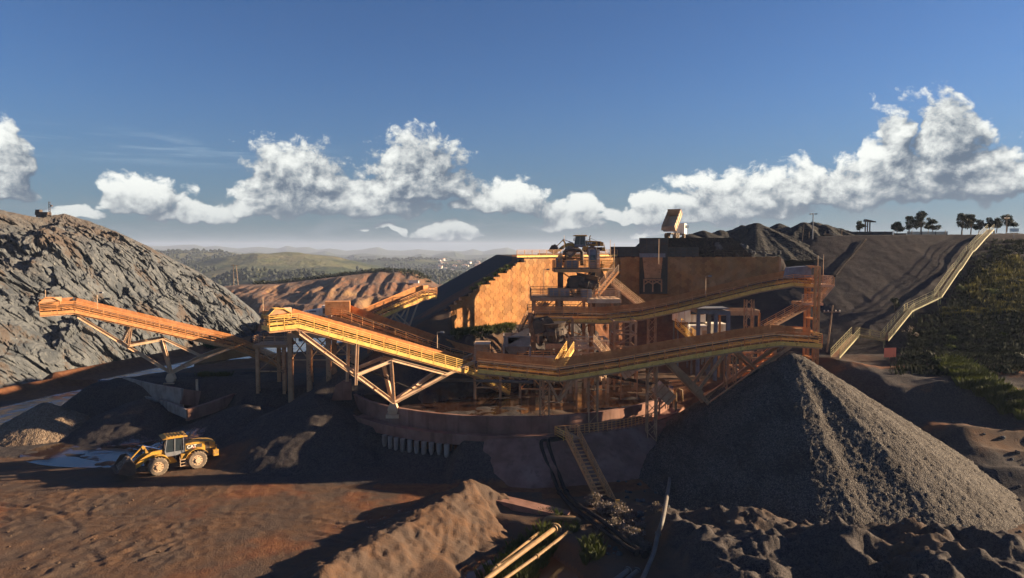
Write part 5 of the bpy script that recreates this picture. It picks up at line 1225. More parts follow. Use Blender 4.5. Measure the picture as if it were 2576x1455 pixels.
def text_mesh(txt, size, m, parent, M, name='lettering', th=.02):
    cu = bpy.data.curves.new('lettering', 'FONT'); cu.body = txt; cu.size = size; cu.extrude = th; cu.offset = size * .02; cu.align_x = 'CENTER'; cu.align_y = 'CENTER'
    o = bpy.data.objects.new('tmp', cu); COL.objects.link(o); dg = bpy.context.evaluated_depsgraph_get(); me = bpy.data.meshes.new_from_object(o.evaluated_get(dg)); bpy.data.objects.remove(o)
    me.transform(M); me.materials.clear(); me.materials.append(m); o = bpy.data.objects.new(name, me); link(o, parent); return o
PLATE = mat('hood_decal_dark', [(.05, .045, .04), (.07, .06, .05)], 3, .5, bump=0)
REDT = mat('red_decal', [(.5, .04, .03), (.4, .04, .03)], 3, .5, bump=0)
LETW = mat('white_lettering', [(.8, .78, .72), (.72, .68, .6)], 5, .5, bump=0)
def loader(name, label, steer=0.0):
    t = thing(name, label, 'wheel loader', (0, 0, 0), 'wheel loaders', rz=1e-6); B = lambda: MB()
    pr = lambda poly, y0, y1, mb=None: (mb or MB()).prism(poly, lambda p: Vector((p[0], y0, p[1])), lambda p: Vector((p[0], y1, p[1])))
    bld = lambda mb, n, m, p=None, **k: mb.build(n, m, p or t, local=True, **k)
    r = .9
    for x, y in ((1.75, 1.08), (1.75, -1.08), (-1.75, 1.08), (-1.75, -1.08)): wheel(t, (x, y, r), r, .68, BEIGE)
    # rear frame, engine hood
    bld(pr([(-3.35, 1.0), (-.2, .75), (-.2, 1.45), (-3.35, 1.6)], -.55, .55), 'rear_frame', DARK)
    hood = bld(pr([(-3.5, 1.75), (-.75, 1.75), (-.75, 2.55), (-1.4, 2.62), (-3.1, 2.5), (-3.55, 2.3)], -.78, .78), 'engine_hood', LOADY)
    for s in (-1, 1):
        v = MB(); v.box((-2.78, s * .785, 2.28), (.42, .03, .32)); v.box((-2.82, s * .785, 1.93), (.38, .03, .34)); bld(v, 'grille', DARK, hood)
        d = MB(); d.add([(-.82, s * .79, 2.42), (-2.3, s * .79, 2.38), (-2.3, s * .79, 2.02), (-.82, s * .79, 1.92)], [(0, 1, 2, 3)]); bld(d, 'decal', PLATE, hood)
        d = MB(); d.add([(-1.35, s * .80, 2.02), (-1.72, s * .80, 2.02), (-1.53, s * .80, 2.22)], [(0, 1, 2)]); bld(d, 'decal_triangle', REDT, hood)
        M = Matrix.Translation((-1.35 if s < 0 else -1.35, s * .80, 2.2)) @ (Matrix.Rotation(math.pi / 2, 4, 'X') if s < 0 else Matrix.Rotation(math.pi, 4, 'Z') @ Matrix.Rotation(math.pi / 2, 4, 'X'))
        text_mesh('CAT', .44, LETW, hood, M, th=.008)
        fd = MB(); n = 9; pts = [(-1.75 + 1.12 * math.cos(a), .95 + 1.12 * math.sin(a)) for a in [R(20 + 130 * i / n) for i in range(n + 1)]]
        for p, q in zip(pts[:-1], pts[1:]): fd.beam((p[0], s * 1.06, p[1]), (q[0], s * 1.06, q[1]), .66, .06, (0, s, 0)) if False else fd.add([(p[0], s * .75, p[1]), (q[0], s * .75, q[1]), (q[0], s * 1.4, q[1]), (p[0], s * 1.4, p[1]), (p[0], s * .75, p[1] - .06), (q[0], s * .75, q[1] - .06), (q[0], s * 1.4, q[1] - .06), (p[0], s * 1.4, p[1] - .06)], [(0, 1, 2, 3), (7, 6, 5, 4), (3, 2, 6, 7), (1, 0, 4, 5)])
        bld(fd, 'rear_fender', LOADY)
        fd = MB(); pts = [(1.75 + 1.1 * math.cos(a), .9 + 1.1 * math.sin(a)) for a in [R(75 + 90 * i / n) for i in range(n + 1)]]
        for p, q in zip(pts[:-1], pts[1:]): fd.add([(p[0], s * .75, p[1]), (q[0], s * .75, q[1]), (q[0], s * 1.35, q[1]), (p[0], s * 1.35, p[1]), (p[0], s * .75, p[1] - .05), (q[0], s * .75, q[1] - .05), (q[0], s * 1.35, q[1] - .05), (p[0], s * 1.35, p[1] - .05)], [(0, 1, 2, 3), (7, 6, 5, 4), (3, 2, 6, 7), (1, 0, 4, 5)])
        bld(fd, 'front_fender', LOADY)
        ld = MB()
        for z in (.55, .85, 1.15): ld.box((-.45, s * 1.2, z), (.5, .06, .05))
        for x in (-.7, -.2): ld.beam((x, s * 1.2, .5), (x, s * 1.1, 1.6), .05)
        bld(ld, 'access_ladder', BEIGE)
        bld(MB().box((-.75, s * .95, 1.42), (.9, .5, .55)), 'side_tank', LOADY)
        hr = MB().tube([(-.7, s * .9, 1.7), (-.75, s * .95, 2.6), (-1.6, s * .85, 2.95), (-2.4, s * .8, 2.6)], .025, 6); bld(hr, 'handrail', DARK)
        tl = MB().box((-3.62, s * .7, 1.75), (.12, .35, .5)); bld(tl, 'tail_lamp_guard', LOADY)
    bld(MB().box((-3.55, 0, 1.25), (.5, 2.1, .62)), 'counterweight', LOADY)
    bld(MB().box((-1.8, 0, .9), (.5, 1.6, .45)), 'rear_axle', DARK); bld(MB().box((1.75, 0, .9), (.5, 1.6, .45)), 'front_axle', DARK)
    bld(MB().tube([(-1.35, -.2, 2.55), (-1.35, -.2, 3.25), (-1.5, -.2, 3.45)], .09, 10), 'exhaust_pipe', PIPEG)
    # cab
    cab = bld(pr([(-.65, 1.6), (.95, 1.6), (1.05, 2.1), (.85, 3.3), (-.6, 3.3)], -.72, .72), 'cab', GLASS)
    fr = MB()
    for s in (-1, 1):
        for p, q in (((-.65, 1.6), (-.6, 3.3)), ((.2, 1.6), (.15, 3.3)), ((1.05, 2.1), (.85, 3.3)), ((.95, 1.6), (1.05, 2.1))): fr.beam((p[0], s * .73, p[1]), (q[0], s * .73, q[1]), .09, .07)
        fr.box((.17, s * .74, 1.78), (1.6, .05, .4))
    fr.box((1.0, 0, 1.85), (.1, 1.5, .5)); bld(fr, 'cab_frame', GREYS, cab)
    rf = MB().prism([(-.95, 3.3), (1.25, 3.32), (1.3, 3.42), (.9, 3.5), (-.8, 3.5), (-.98, 3.4)], lambda p: Vector((p[0], -.9, p[1])), lambda p: Vector((p[0], .9, p[1])))
    for k in range(6): rf.box((-.65 + k * .3, 0, 3.52), (.1, 1.6, .05))
    bld(rf, 'cab_roof', LOADY, cab)
    mr = MB()
    for s in (-1, 1): mr.box((1.15, s * 1.05, 2.75), (.06, .22, .4)); mr.beam((.95, s * .75, 3.1), (1.15, s * 1.05, 2.95), .03)
    bld(mr, 'mirror', DARK, cab)
    dr = MB(); dr.tube([(0, -.1, 1.9), (0, -.1, 2.3), (.05, -.1, 2.62)], [.2, .24, .16], 10); dr.tube([(.03, -.1, 2.68), (.05, -.1, 2.8), (.06, -.1, 2.92)], [.09, .12, .07], 10); 
    # front frame and lift arms
    bld(pr([(-.1, .8), (1.0, .7), (2.3, .75), (2.35, 1.5), (1.3, 2.15), (.9, 2.1), (.4, 1.5)], -.4, .4), 'front_frame', LOADY)
    for s in (-1, 1):
        bld(pr([(1.15, 2.0), (1.3, 2.3), (2.2, 2.25), (3.1, 1.75), (3.75, 1.15), (3.65, .85), (3.3, 1.0), (2.5, 1.6), (1.7, 1.85)], s * .55 - .09, s * .55 + .09), 'lift_arm', LOADY)
        bld(MB().cyl((1.3, s * .5, 1.15), (2.2, s * .5, 1.5), .1, 10).cyl((2.2, s * .5, 1.5), (2.75, s * .5, 1.62), .055, 8), 'lift_cylinder', CHROME)
    bld(pr([(2.2, 1.75), (2.45, 1.7), (3.0, 2.75), (2.85, 2.9), (2.7, 2.75)], -.12, .12), 'tilt_lever', LOADY)
    bld(MB().cyl((1.2, 0, 2.15), (2.0, 0, 2.5), .11, 10).cyl((2.0, 0, 2.5), (2.8, 0, 2.8), .06, 8), 'tilt_cylinder', CHROME)
    bld(MB().cyl((2.95, 0, 2.7), (3.9, 0, 1.75), .07, 8), 'bucket_link', LOADY)
    # bucket: curved shell and side plates
    prof = [(5.2, .95), (4.3, .55), (3.85, .65), (3.68, 1.05), (3.75, 1.55), (4.05, 1.95)]; inn = [(5.15, 1.02), (4.32, .64), (3.92, .74), (3.77, 1.08), (3.84, 1.5), (4.08, 1.9)]
    bk = pr(prof + inn[::-1], -1.5, 1.5)
    for s in (-1, 1): pr(prof + [(4.6, 1.9)], s * 1.5 - .03, s * 1.5 + .03, bk)
    for k in range(8): bk.box((5.28, -1.4 + k * .4, .98), (.3, .1, .06))
    bkt = bld(bk, 'bucket', DARK)
    n = 22; Xg, Yg = np.meshgrid(np.linspace(3.8, 5.1, n), np.linspace(-1.45, 1.45, n)); Zg = 1.15 + .95 * np.exp(-((Xg - 4.25) / .55) ** 2 - (Yg / 1.1) ** 2) + .12 * fbm(Xg * 3, Yg * 3, seed=77) - .1 * (Xg - 4) 
    o = gridmesh('load', Xg, Yg, Zg, GRAVB); o.parent = bkt; del_ = None
    bld(dr, 'driver', CLOTHO, cab)
    return t
def copy_tree(o, parent=None):
    c = o.copy(); COL.objects.link(c); c.parent = parent
    for ch in list(o.children): copy_tree(ch, c)
    return c
L1 = loader('wheel_loader', 'yellow wheel loader with a full bucket driving across the lower left yard')
fw, rw_ = G(418, 1188, 0), G(492, 1172, .35); ctr = (fw + rw_) / 2
L1.location = ctr + Vector((-.9, .7, .0)); L1.scale = (1.1, 1.1, 1.1); L1.rotation_euler = (0, 0, R(180 + 37)); L1.location.z = Hz(L1.location.x, L1.location.y) - .06
L2 = copy_tree(L1); L2['label'] = 'yellow wheel loader parked on the upper level behind the top deck railing'
q = P(1462, 640, 120); L2.location = (q.x, q.y, 22.45); L2.rotation_euler = (0, 0, R(180 - 8))
# ------------------------------------------------------------------ tipping truck
def truck():
    t = thing('dump_truck', 'dump truck tipping its raised tray on the upper level against the sky', 'dump truck', (0, 0, 0), None, rz=1e-6)
    pr = lambda poly, y0, y1, mb=None: (mb or MB()).prism(poly, lambda p: Vector((p[0], y0, p[1])), lambda p: Vector((p[0], y1, p[1]))); bld = lambda mb, n, m, p=None: mb.build(n, m, p or t, local=True)
    for x in (-2.6, -1.3, 2.6):
        for s in (-1, 1): wheel(t, (x, s * 1.0, .55), .55, .5, DARK)
    bld(MB().box((0, 0, .95), (7.6, .9, .35)), 'chassis', DARK)
    cab = bld(pr([(2.3, 1.0), (4.0, 1.0), (4.05, 2.1), (3.85, 3.1), (2.4, 3.2)], -1.2, 1.2), 'cab', WHITE)
    w = MB(); w.add([(4.06, -1.05, 2.15), (4.06, 1.05, 2.15), (3.9, 1.0, 2.95), (3.9, -1.0, 2.95)], [(0, 1, 2, 3)])
    for s in (-1, 1): w.box((3.3, s * 1.205, 2.5), (.9, .02, .7))
    bld(w, 'cab_window', GLASS, cab); m_ = MB(); [m_.box((4.1, s * 1.4, 2.5), (.08, .15, .6)) for s in (-1, 1)]; bld(m_, 'mirror', BLACKP, cab)
    Rm = Matrix.Rotation(-R(43), 3, 'Y'); piv = Vector((-3.4, 0, 1.35))
    def q(x, y, z): return piv + Rm @ Vector((x, y, z))
    W2, L, h = 1.35, 4.9, 1.5; mb = MB()
    for s in (-1, 1): mb.add([q(0, s * W2, 0), q(L, s * W2, 0), q(L, s * W2, h), q(0, s * W2, h), q(0, s * (W2 - .1), .1), q(L, s * (W2 - .1), .1), q(L, s * (W2 - .1), h), q(0, s * (W2 - .1), h)], [(0, 1, 2, 3), (7, 6, 5, 4), (3, 2, 6, 7)])
    mb.add([q(0, -W2, 0), q(L, -W2, 0), q(L, W2, 0), q(0, W2, 0), q(0, -W2, .1), q(L, -W2, .1), q(L, W2, .1), q(0, W2, .1)], [(0, 1, 2, 3), (7, 6, 5, 4), (0, 4, 5, 1), (3, 2, 6, 7)])
    mb.add([q(L, -W2, 0), q(L, W2, 0), q(L, W2, h + .35), q(L, -W2, h + .35), q(L - .1, -W2, 0), q(L - .1, W2, 0), q(L - .1, W2, h + .3), q(L - .1, -W2, h + .3)], [(0, 1, 2, 3), (7, 6, 5, 4), (2, 3, 7, 6)])
    for k in range(6): x = .4 + k * .95; [mb.beam(q(x, s * (W2 + .04), 0), q(x, s * (W2 + .04), h), .1) for s in (-1, 1)]
    tr = bld(mb, 'tray', BEIGE); bld(MB().add([q(0, -W2, h), q(0, W2, h), piv + Vector((-.75, W2, -.35)) + Rm @ Vector((0, 0, h * .55)), piv + Vector((-.75, -W2, -.35)) + Rm @ Vector((0, 0, h * .55))], [(0, 1, 2, 3)]), 'tailgate', STL, tr)
    bld(MB().cyl((1.2, 0, 1.1), q(L * .8, 0, 0), .12, 8), 'lift_ram', CHROME); return t
TR = truck(); q = P(1706, 599, 131); TR.location = (q.x - .6, q.y, q.z - .1); TR.rotation_euler = (0, 0, R(58)); TR.scale = (.92, .92, .92)
rp = MB(); c0 = Vector((q.x, q.y, q.z)); rp.prism([(-9, -3.8), (14, -3.8), (10, 0), (-5, 0)], lambda p: c0 + Vector((p[0], -1.5, p[1])), lambda p: c0 + Vector((p[0], 8, p[1])))
rpo = rp.build('tipping_ramp', OREG); rpo['kind'] = 'structure'
# ------------------------------------------------------------------ people
def person(label, p, face, top, legs, arm=.25):
    """skinned figure, 1.75 m"""
    J = {'pel': (0, 0, .95), 'che': (0, 0, 1.32), 'nek': (0, 0, 1.5), 'hea': (.02, 0, 1.66), 'kl': (.04, .11, .5), 'al': (0, .12, .08), 'fl': (.14, .12, .04), 'kr': (.12, -.1, .52), 'ar': (.02, -.11, .08), 'fr': (.16, -.11, .04),
         'sl': (0, .2, 1.42), 'el': (.05, .26, 1.14), 'wl': (.2, .22, .95), 'hl': (.28, .2, .9), 'sr': (0, -.2, 1.42), 'er': (.08, -.26, 1.14), 'wr': (.28, -.22, 1.02), 'hr': (.36, -.2, 1.0), 'hpl': (0, .1, .88), 'hpr': (0, -.1, .88)}
    rad = dict(pel=.15, che=.16, nek=.06, hea=.11, kl=.075, al=.05, fl=.045, kr=.075, ar=.05, fr=.045, sl=.07, el=.05, wl=.035, hl=.04, sr=.07, er=.05, wr=.035, hr=.04, hpl=.1, hpr=.1)
    E = [('pel', 'che'), ('che', 'nek'), ('nek', 'hea'), ('pel', 'hpl'), ('hpl', 'kl'), ('kl', 'al'), ('al', 'fl'), ('pel', 'hpr'), ('hpr', 'kr'), ('kr', 'ar'), ('ar', 'fr'), ('che', 'sl'), ('sl', 'el'), ('el', 'wl'), ('wl', 'hl'), ('che', 'sr'), ('sr', 'er'), ('er', 'wr'), ('wr', 'hr')]
    k = list(J); me = bpy.data.meshes.new('person'); me.from_pydata([J[n] for n in k], [(k.index(a), k.index(b)) for a, b in E], []); o = bpy.data.objects.new('person', me); link(o)
    md = o.modifiers.new('skin', 'SKIN'); sv_ = me.skin_vertices[0].data if me.skin_vertices else None
    if sv_ is None:
        bpy.context.view_layer.objects.active = o; sv_ = me.skin_vertices[0].data if me.skin_vertices else []
    for i, n in enumerate(k):
        if len(sv_): sv_[i].radius = (rad[n], rad[n])
    if len(sv_): sv_[0].use_root = True
    o.modifiers.new('sub', 'SUBSURF').levels = 1; o.modifiers['sub'].render_levels = 2; me.materials.append(top)
    o.location = p; o.rotation_euler = (0, 0, face); tag(o, label, 'person')
    MB().box((0, 0, .62), (.24, .34, .5)).build('trousers', legs, o, local=True) if False else None
    MB().tube([(.02, 0, 1.68), (.02, 0, 1.76), (.02, 0, 1.81)], [.125, .115, .05], 12).build('helmet', WHITE, o, local=True); return o
person('worker in pale clothes and helmet walking down the cabin stairs', P(1732, 842, 97.3), R(-60), CLOTHW, GREYS)
person('worker in orange clothes standing behind the dark sheet screen', Vector((P(1576, 626, 127.5).x, 131, 22.4)), R(-90), CLOTHO, GREYS)
# ------------------------------------------------------------------ pipes in the foreground
def arcpts(a, b, c, n=5):
    a, b, c = Vector(a), Vector(b), Vector(c); return [a.lerp(b, i / n).lerp(b.lerp(c, i / n), i / n) for i in range(n + 1)]
def pipe(name, label, pts, r, m, group=None, flanges=(), end=False):
    pts = [Vector(p) for p in pts]; t = thing(name, label, 'pipe', pts[0], group); MB().tube(pts, r, 12).build('pipe_body', m, t, smooth=True)
    for i in flanges: a = pts[i]; d = (pts[min(i + 1, len(pts) - 1)] - pts[max(0, i - 1)]).normalized(); MB().cyl(a - d * .06, a + d * .06, r * 1.55, 14).build('flange', m, t)
    return t
YP = 'long tan pipes at bottom centre'
pipe('long_pipe', 'thickest tan pipe running down to the bottom edge, ending by the pipe bends', [P(1395, 1330, 55), P(1300, 1400, 50.5), P(1225, 1456, 47.0), P(1170, 1500, 44)], .19, PIPEY, YP, (0,))
pipe('long_pipe', 'right hand tan pipe with an elbow, lying over the green grass', [P(1438, 1372, 55.5), P(1437, 1342, 56), P(1430, 1338, 56), P(1350, 1400, 51.5), P(1262, 1462, 47.3), P(1200, 1510, 44)], .13, PIPEY, YP, (3,))
pipe('long_pipe', 'upper tan pipe ending in a flange above the orange pond', [P(1356, 1340, 56), P(1250, 1425, 50.6), P(1236, 1436, 50.0)], .12, PIPEY, YP, (1,))
pipe('long_pipe', 'thin pipe alongside the flanged tan pipe', [P(1362, 1344, 56), P(1276, 1412, 51)], .05, PIPED, YP)
pipe('pipe_bend', 'large tan pipe bridging level and bending down at both ends', arcpts(P(1362, 1365, 57.5), P(1360, 1308, 58), P(1380, 1303, 58)) + arcpts(P(1440, 1304, 58), P(1459, 1304, 58), P(1460, 1322, 58)) + [P(1460, 1342, 58)], .19, PIPEY, 'bent pipes at bottom centre')
pipe('pipe_bend', 'thinner tan pipe just behind the large bridging pipe', arcpts(P(1372, 1340, 59), P(1375, 1300, 59.2), P(1392, 1298, 59.2)) + arcpts(P(1425, 1299, 59.2), P(1439, 1301, 59.2), P(1439, 1312, 59)) + [P(1439, 1345, 58.6)], .13, PIPEY, 'bent pipes at bottom centre')
pipe('pipe_bend', 'short swan neck pipe where the long tan pipes begin', arcpts(P(1370, 1345, 56.5), P(1380, 1322, 56.8), P(1392, 1320, 56.8)) + arcpts(P(1400, 1321, 56.8), P(1410, 1323, 56.8), P(1410, 1345, 56.5)), .16, PIPEY, 'bent pipes at bottom centre')
def groundpipe(name, label, uv, r, m, group=None, lift=None, flanges=()):
    pts = []
    for k, (u, v) in enumerate(uv): pts.append(T(u, v, (r + .12) if lift is None else lift[k]))
    sm = []
    for i in range(len(pts) - 1):
        p0, p1, p2, p3 = pts[max(0, i - 1)], pts[i], pts[i + 1], pts[min(len(pts) - 1, i + 2)]
        for k in range(6): t_ = k / 6; sm.append(.5 * ((2 * p1) + (p2 - p0) * t_ + (2 * p0 - 5 * p1 + 4 * p2 - p3) * t_ ** 2 + (3 * p1 - p0 - 3 * p2 + p3) * t_ ** 3))
    sm.append(pts[-1]); return pipe(name, label, sm, r, m, group, flanges)
bp = 'black pipes down the slope'
groundpipe('black_pipe', 'left black pipe bending down the concrete slope to a flanged end', [(1430, 1112), (1395, 1117), (1362, 1122), (1372, 1165), (1390, 1205), (1408, 1248), (1440, 1290), (1500, 1340), (1560, 1385), (1602, 1412)], .19, PIPED, bp, [.3, .3, .45, .3, .3, .35, .5, .6, .6, .6], (30, 54))
groundpipe('black_pipe', 'right black pipe running beside its twin to a flanged end', [(1448, 1108), (1410, 1112), (1380, 1122), (1390, 1162), (1407, 1205), (1424, 1248), (1455, 1285), (1512, 1330), (1575, 1380), (1622, 1416)], .19, PIPED, bp, [.3, .3, .45, .3, .3, .35, .5, .6, .6, .6], (30, 54))
for k, (u0, v0, u1, v1) in enumerate(((1548, 1460, 1580, 1436), (1572, 1464, 1603, 1438))):
    pipe('cut_pipe', ['left of two grey pipe stubs entering at the bottom edge', 'right of two grey pipe stubs entering at the bottom edge'][k], [P(u0, v0, 48), P(u1, v1, 49.5)], .2, PIPEG, 'grey pipe stubs', (1,))
groundpipe('long_hose_pipe', 'long grey pipe curving down the left flank of the gravel stockpile', [(1724, 1092), (1708, 1130), (1694, 1180), (1682, 1250), (1668, 1330), (1655, 1372), (1645, 1405), (1630, 1440), (1615, 1475)], .17, PIPEG, None, [.9, 1.2, 1.3, 1.1, .9, .8, .5, .4, .4], (30,))
groundpipe('slope_pipe', 'dark pipe running down the big slope from the pale pipe', [(2178, 606), (2150, 640), (2122, 672), (2100, 700)], .15, PIPED, None, None, ())
tag(MB().tube([P(2168, 618, 138), P(2177, 605, 142), P(2184, 601, 143.5), P(2226, 602, 144.5)], .3, 12).build('pale_pipe', BEIGE, smooth=True), 'pale pipe end at the top of the big slope', 'pipe')
# sign by the yellow stairs, red sign, posts, poles
def sign(name, label, p, w, h, ph, m, tilt=0):
    t = thing(name, label, 'sign', p); MB().beam(p, p + Vector((0, 0, ph)), .06).build('post', m, t); MB().box(p + Vector((0, -.05, ph)), (w, .04, h), tilt).build('plate', m, t)
sign('small_sign', 'little yellow sign on a post beside the foot of the yellow stairs', T(1553, 1288), .42, .3, 1.0, YEL)
sign('red_board', 'red board on the bank below the hillside stairway', T(2238, 905), 1.9, 1.3, .9, REDP, .2)
sign('white_board', 'small white board on two posts at the top right edge', T(2550, 600, 0, 100), 1.8, .7, 1.6, WHITE)
def pole(name, label, p, h, r=.14, m=WOOD, arms=(), lamps=0, lean=(0, 0), group=None, cat='pole'):
    p = Vector(p); top = p + Vector((lean[0], lean[1], h)); t = thing(name, label, cat, p, group); MB().tube([p - Vector((0, 0, .3)), top], [r, r * .7], 8).build('shaft', m, t)
    for (z, w, ang) in arms:
        c = p + Vector((lean[0] * z / h, lean[1] * z / h, z)); d = Vector((math.cos(ang), math.sin(ang), 0)) * w / 2; MB().beam(c - d, c + d, .14).build('crossarm', m, t)
        for k in (-.9, -.45, .45, .9): MB().tube([c + d * k, c + d * k + Vector((0, 0, .28))], [.06, .09], 6).build('insulator', WHITE, t)
    for k in range(lamps): a = k * 2.1; d = Vector((math.cos(a), math.sin(a), 0)) * .45; MB().beam(top, top + d, .06).build('lamp_arm', m, t); MB().box(top + d * 1.3, (.42, .3, .2), a).build('lamp_head', GREYS, t)
    return t
q = T(2080, 886); pole('utility_pole', 'leaning utility pole with lit crossarm beside the tall discharge tower', q, 6.9, .15, WOOD, [(5.9, 2.6, .1)], lean=(.7, 0), cat='utility pole')
pole('lamp_pole', 'tall lamp pole against the sky above the big slope', Vector((P(2044, 600, 142).x, 142, P(0, 602, 142).z)), 5.2, .13, GREYS, lamps=3, cat='lamp pole')
pole('thin_pole', 'thin leaning pole left of the tall lamp pole', Vector((P(2018, 604, 142).x, 142, P(0, 604, 142).z)), 3.2, .07, WOOD, lean=(.3, 0))
pole('thin_pole', 'pale tall post in front of the tallest dark sheet screen', Vector((P(1657, 646, 123.6).x, 123.6, 21.5)), 4.2, .07, BEIGE)
for (u, v, Yd, h, lab) in ((1535, 655, 108, 3.2, 'short mast behind the right end of the top deck'), (1545, 668, 106, 3.4, 'thin mast at the head of the lit orange stairs'), (1419, 640, 110, 3.0, 'thin mast left of the parked loader on the upper level'), (2057, 690, 95, 2.6, 'thin mast on top of the tall discharge tower'), (2070, 716, 96, 4.2, 'thin tall mast on the high discharge deck'),
                       (1368, 748, 98, 4.0, 'lamp mast at the left edge of the middle deck'), (1775, 735, 94, 2.2, 'short lamp post on the upper right conveyor'), (245, 772, 91, 1.9, 'short lamp post on the far left conveyor'), (115, 760, 90, 1.6, 'thin mast at the head of the far left conveyor'), (662, 790, 73, 1.8, 'thin mast at the head of the yellow conveyor'), (1195, 905, 84, 2.2, 'thin mast beside the small brown cabin'), (1100, 870, 80, 1.6, 'lamp post on the yellow conveyor, right part')):
    pole('mast', lab, P(u, v, Yd), h, .05, BEIGE, lamps=1 if 'lamp' in lab else 0, cat='mast')
def hpole():
    a = P(588, 716, 430); t = thing('power_line_support', 'twin legged power line support beyond the rock face', 'power pole', a)
    for k in (0, 3.0): MB().tube([a + Vector((k, 0, -3)), a + Vector((k * .6, 0, 12.5))], .22, 6).build('leg', WOOD, t)
    MB().beam(a + Vector((-1.6, 0, 12)), a + Vector((3.6, 0, 12)), .3).build('crossarm', WOOD, t)
hpole()
pole('radio_mast', 'thin radio mast on the wooded red hill', P(989, 684, 420), 7.5, .1, GREYS, cat='mast')
for k, (u, v) in enumerate(((1021, 712), (1040, 708), (1052, 712), (1072, 718), (1106, 722))): pole('survey_post', ['first', 'second', 'third', 'fourth', 'last'][k] + ' thin post from the left on the right end of the red hill', P(u, v, 400), 6.0, .09, WOOD, group='thin posts on the red hill')
boxthing('site_hut', 'tiny white hut on the right end of the red hill', 'hut', 1028, 1052, 707, 713, 405, 4, WHITE, extra=lambda t, a, b: MB().box(((a.x + b.x) / 2, 405 + 2, b.z + .1), (b.x - a.x + .6, 4.6, .2)).build('roof', GREYS, t))
# drill rig on top of the rock
def rig():
    p = P(118, 547, 229); t = thing('drill_rig', 'small drill rig with upright mast on the crest of the rock face', 'drill rig', p); MB().box(p + Vector((-1.2, 0, 1.2)), (4.2, 2.0, 1.0)).build('body', DARK, t); MB().box(p + Vector((-2.6, 0, 2.0)), (1.4, 1.6, 1.0)).build('cab', DARK, t)
    for s in (-1, 1): MB().box(p + Vector((-1.0, s * 1.0, .4)), (3.6, .5, .8)).build('track', BLACKP, t)
    mb = MB()
    for x in (-.25, .25): mb.beam(p + Vector((1 + x, 0, .5)), p + Vector((1 + x, 0, 5.2)), .12)
    for z in range(6): mb.beam(p + Vector((.75, 0, .8 + z * .8)), p + Vector((1.25, 0, 1.5 + z * .7)), .1)
    mb.build('mast', DARK, t); MB().box(p + Vector((1.6, 0, 3.8)), (.6, .5, .5)).build('drill_head', DARK, t)
rig()
# ------------------------------------------------------------------ top right fences, tank stand, trees
zt = lambda u, v, Yd: Vector((P(u, v, Yd).x, Yd, P(u, v, Yd).z))
def corr_wall(name, label, u0, u1, v0, v1, Yd, m, waves=True):
    t = thing(name, label, 'fence', zt(u0, v1, Yd)); mb = MB(); a, b = zt(u0, v1, Yd), zt(u1, v0, Yd); n = 9 if waves else 1
    for i in range(n): mb.box(((a.x + b.x) / 2, Yd + (.05 if i % 2 else 0), a.z - .6 + (b.z - a.z + .6) * (i + .5) / n), (b.x - a.x, .12, (b.z - a.z + .6) / n - .03))
    mb.build('sheets', m, t)
    for i in range(int((b.x - a.x) / 3) + 2): x = min(b.x, a.x + i * 3); MB().box((x, Yd - .12, (a.z + b.z) / 2 - .3), (.12, .1, b.z - a.z + .7)).build('post', DARK, t)
corr_wall('sheet_fence', 'long low dark fence on the skyline right of the ore heaps', 2120, 2244, 583, 602, 148, PANELD, False)
corr_wall('corrugated_fence', 'sunlit ribbed sheet fence on the skyline', 2282, 2382, 583, 602, 147, mat('lit_galvanised_sheet', [(.34, .30, .22), (.26, .23, .17)], 1, .6), True)
corr_wall('sheet_gate', 'small dark gate left of the ribbed fence', 2248, 2279, 587, 602, 147.5, PANELD, False)
for k, (u, ln) in enumerate(((2035, 0), (2075, 0), (2117, 0), (2247, .1), (2289, .4), (2331, .3), (2375, .2), (2420, 0), (2500, .1))):
    pole('fence_post', ['first', 'second', 'third', 'fourth', 'fifth', 'sixth', 'seventh', 'eighth', 'last'][k] + ' leaning fence post from the left along the top of the big slope', zt(u, 603 if u > 2100 else 606, 143.6), 1.9, .09, WOOD, lean=(ln, 0), group='fence posts along the top of the big slope', cat='fence post')
def stand():
    p = zt(2182, 585, 152); t = thing('tank_stand', 'dark three legged stand with a tilted top on the skyline', 'stand', p)
    for k in (-.5, .0, .5): MB().beam(p + Vector((k, 0, -1)), p + Vector((k, 0, 2.4)), .2).build('leg', DARK, t)
    MB().prism([(-.8, 2.4), (1.6, 2.2), (1.6, 2.4), (-.6, 2.9)], lambda q_: p + Vector((q_[0], -.5, q_[1])), lambda q_: p + Vector((q_[0], .5, q_[1]))).build('top', DARK, t)
stand()
lt = thing('lean_to_roof', 'low sloping pale roof sheet between fence posts left of the ore fence', 'roof sheet', zt(2080, 600, 144)); MB().prism([(0, .9), (4.6, .0), (4.6, .12), (0, 1.05)], lambda q_: zt(2080, 601, 144) + Vector((q_[0], -1, q_[1])), lambda q_: zt(2080, 601, 144) + Vector((q_[0], 1.5, q_[1]))).build('sheet', BEIGE, lt)
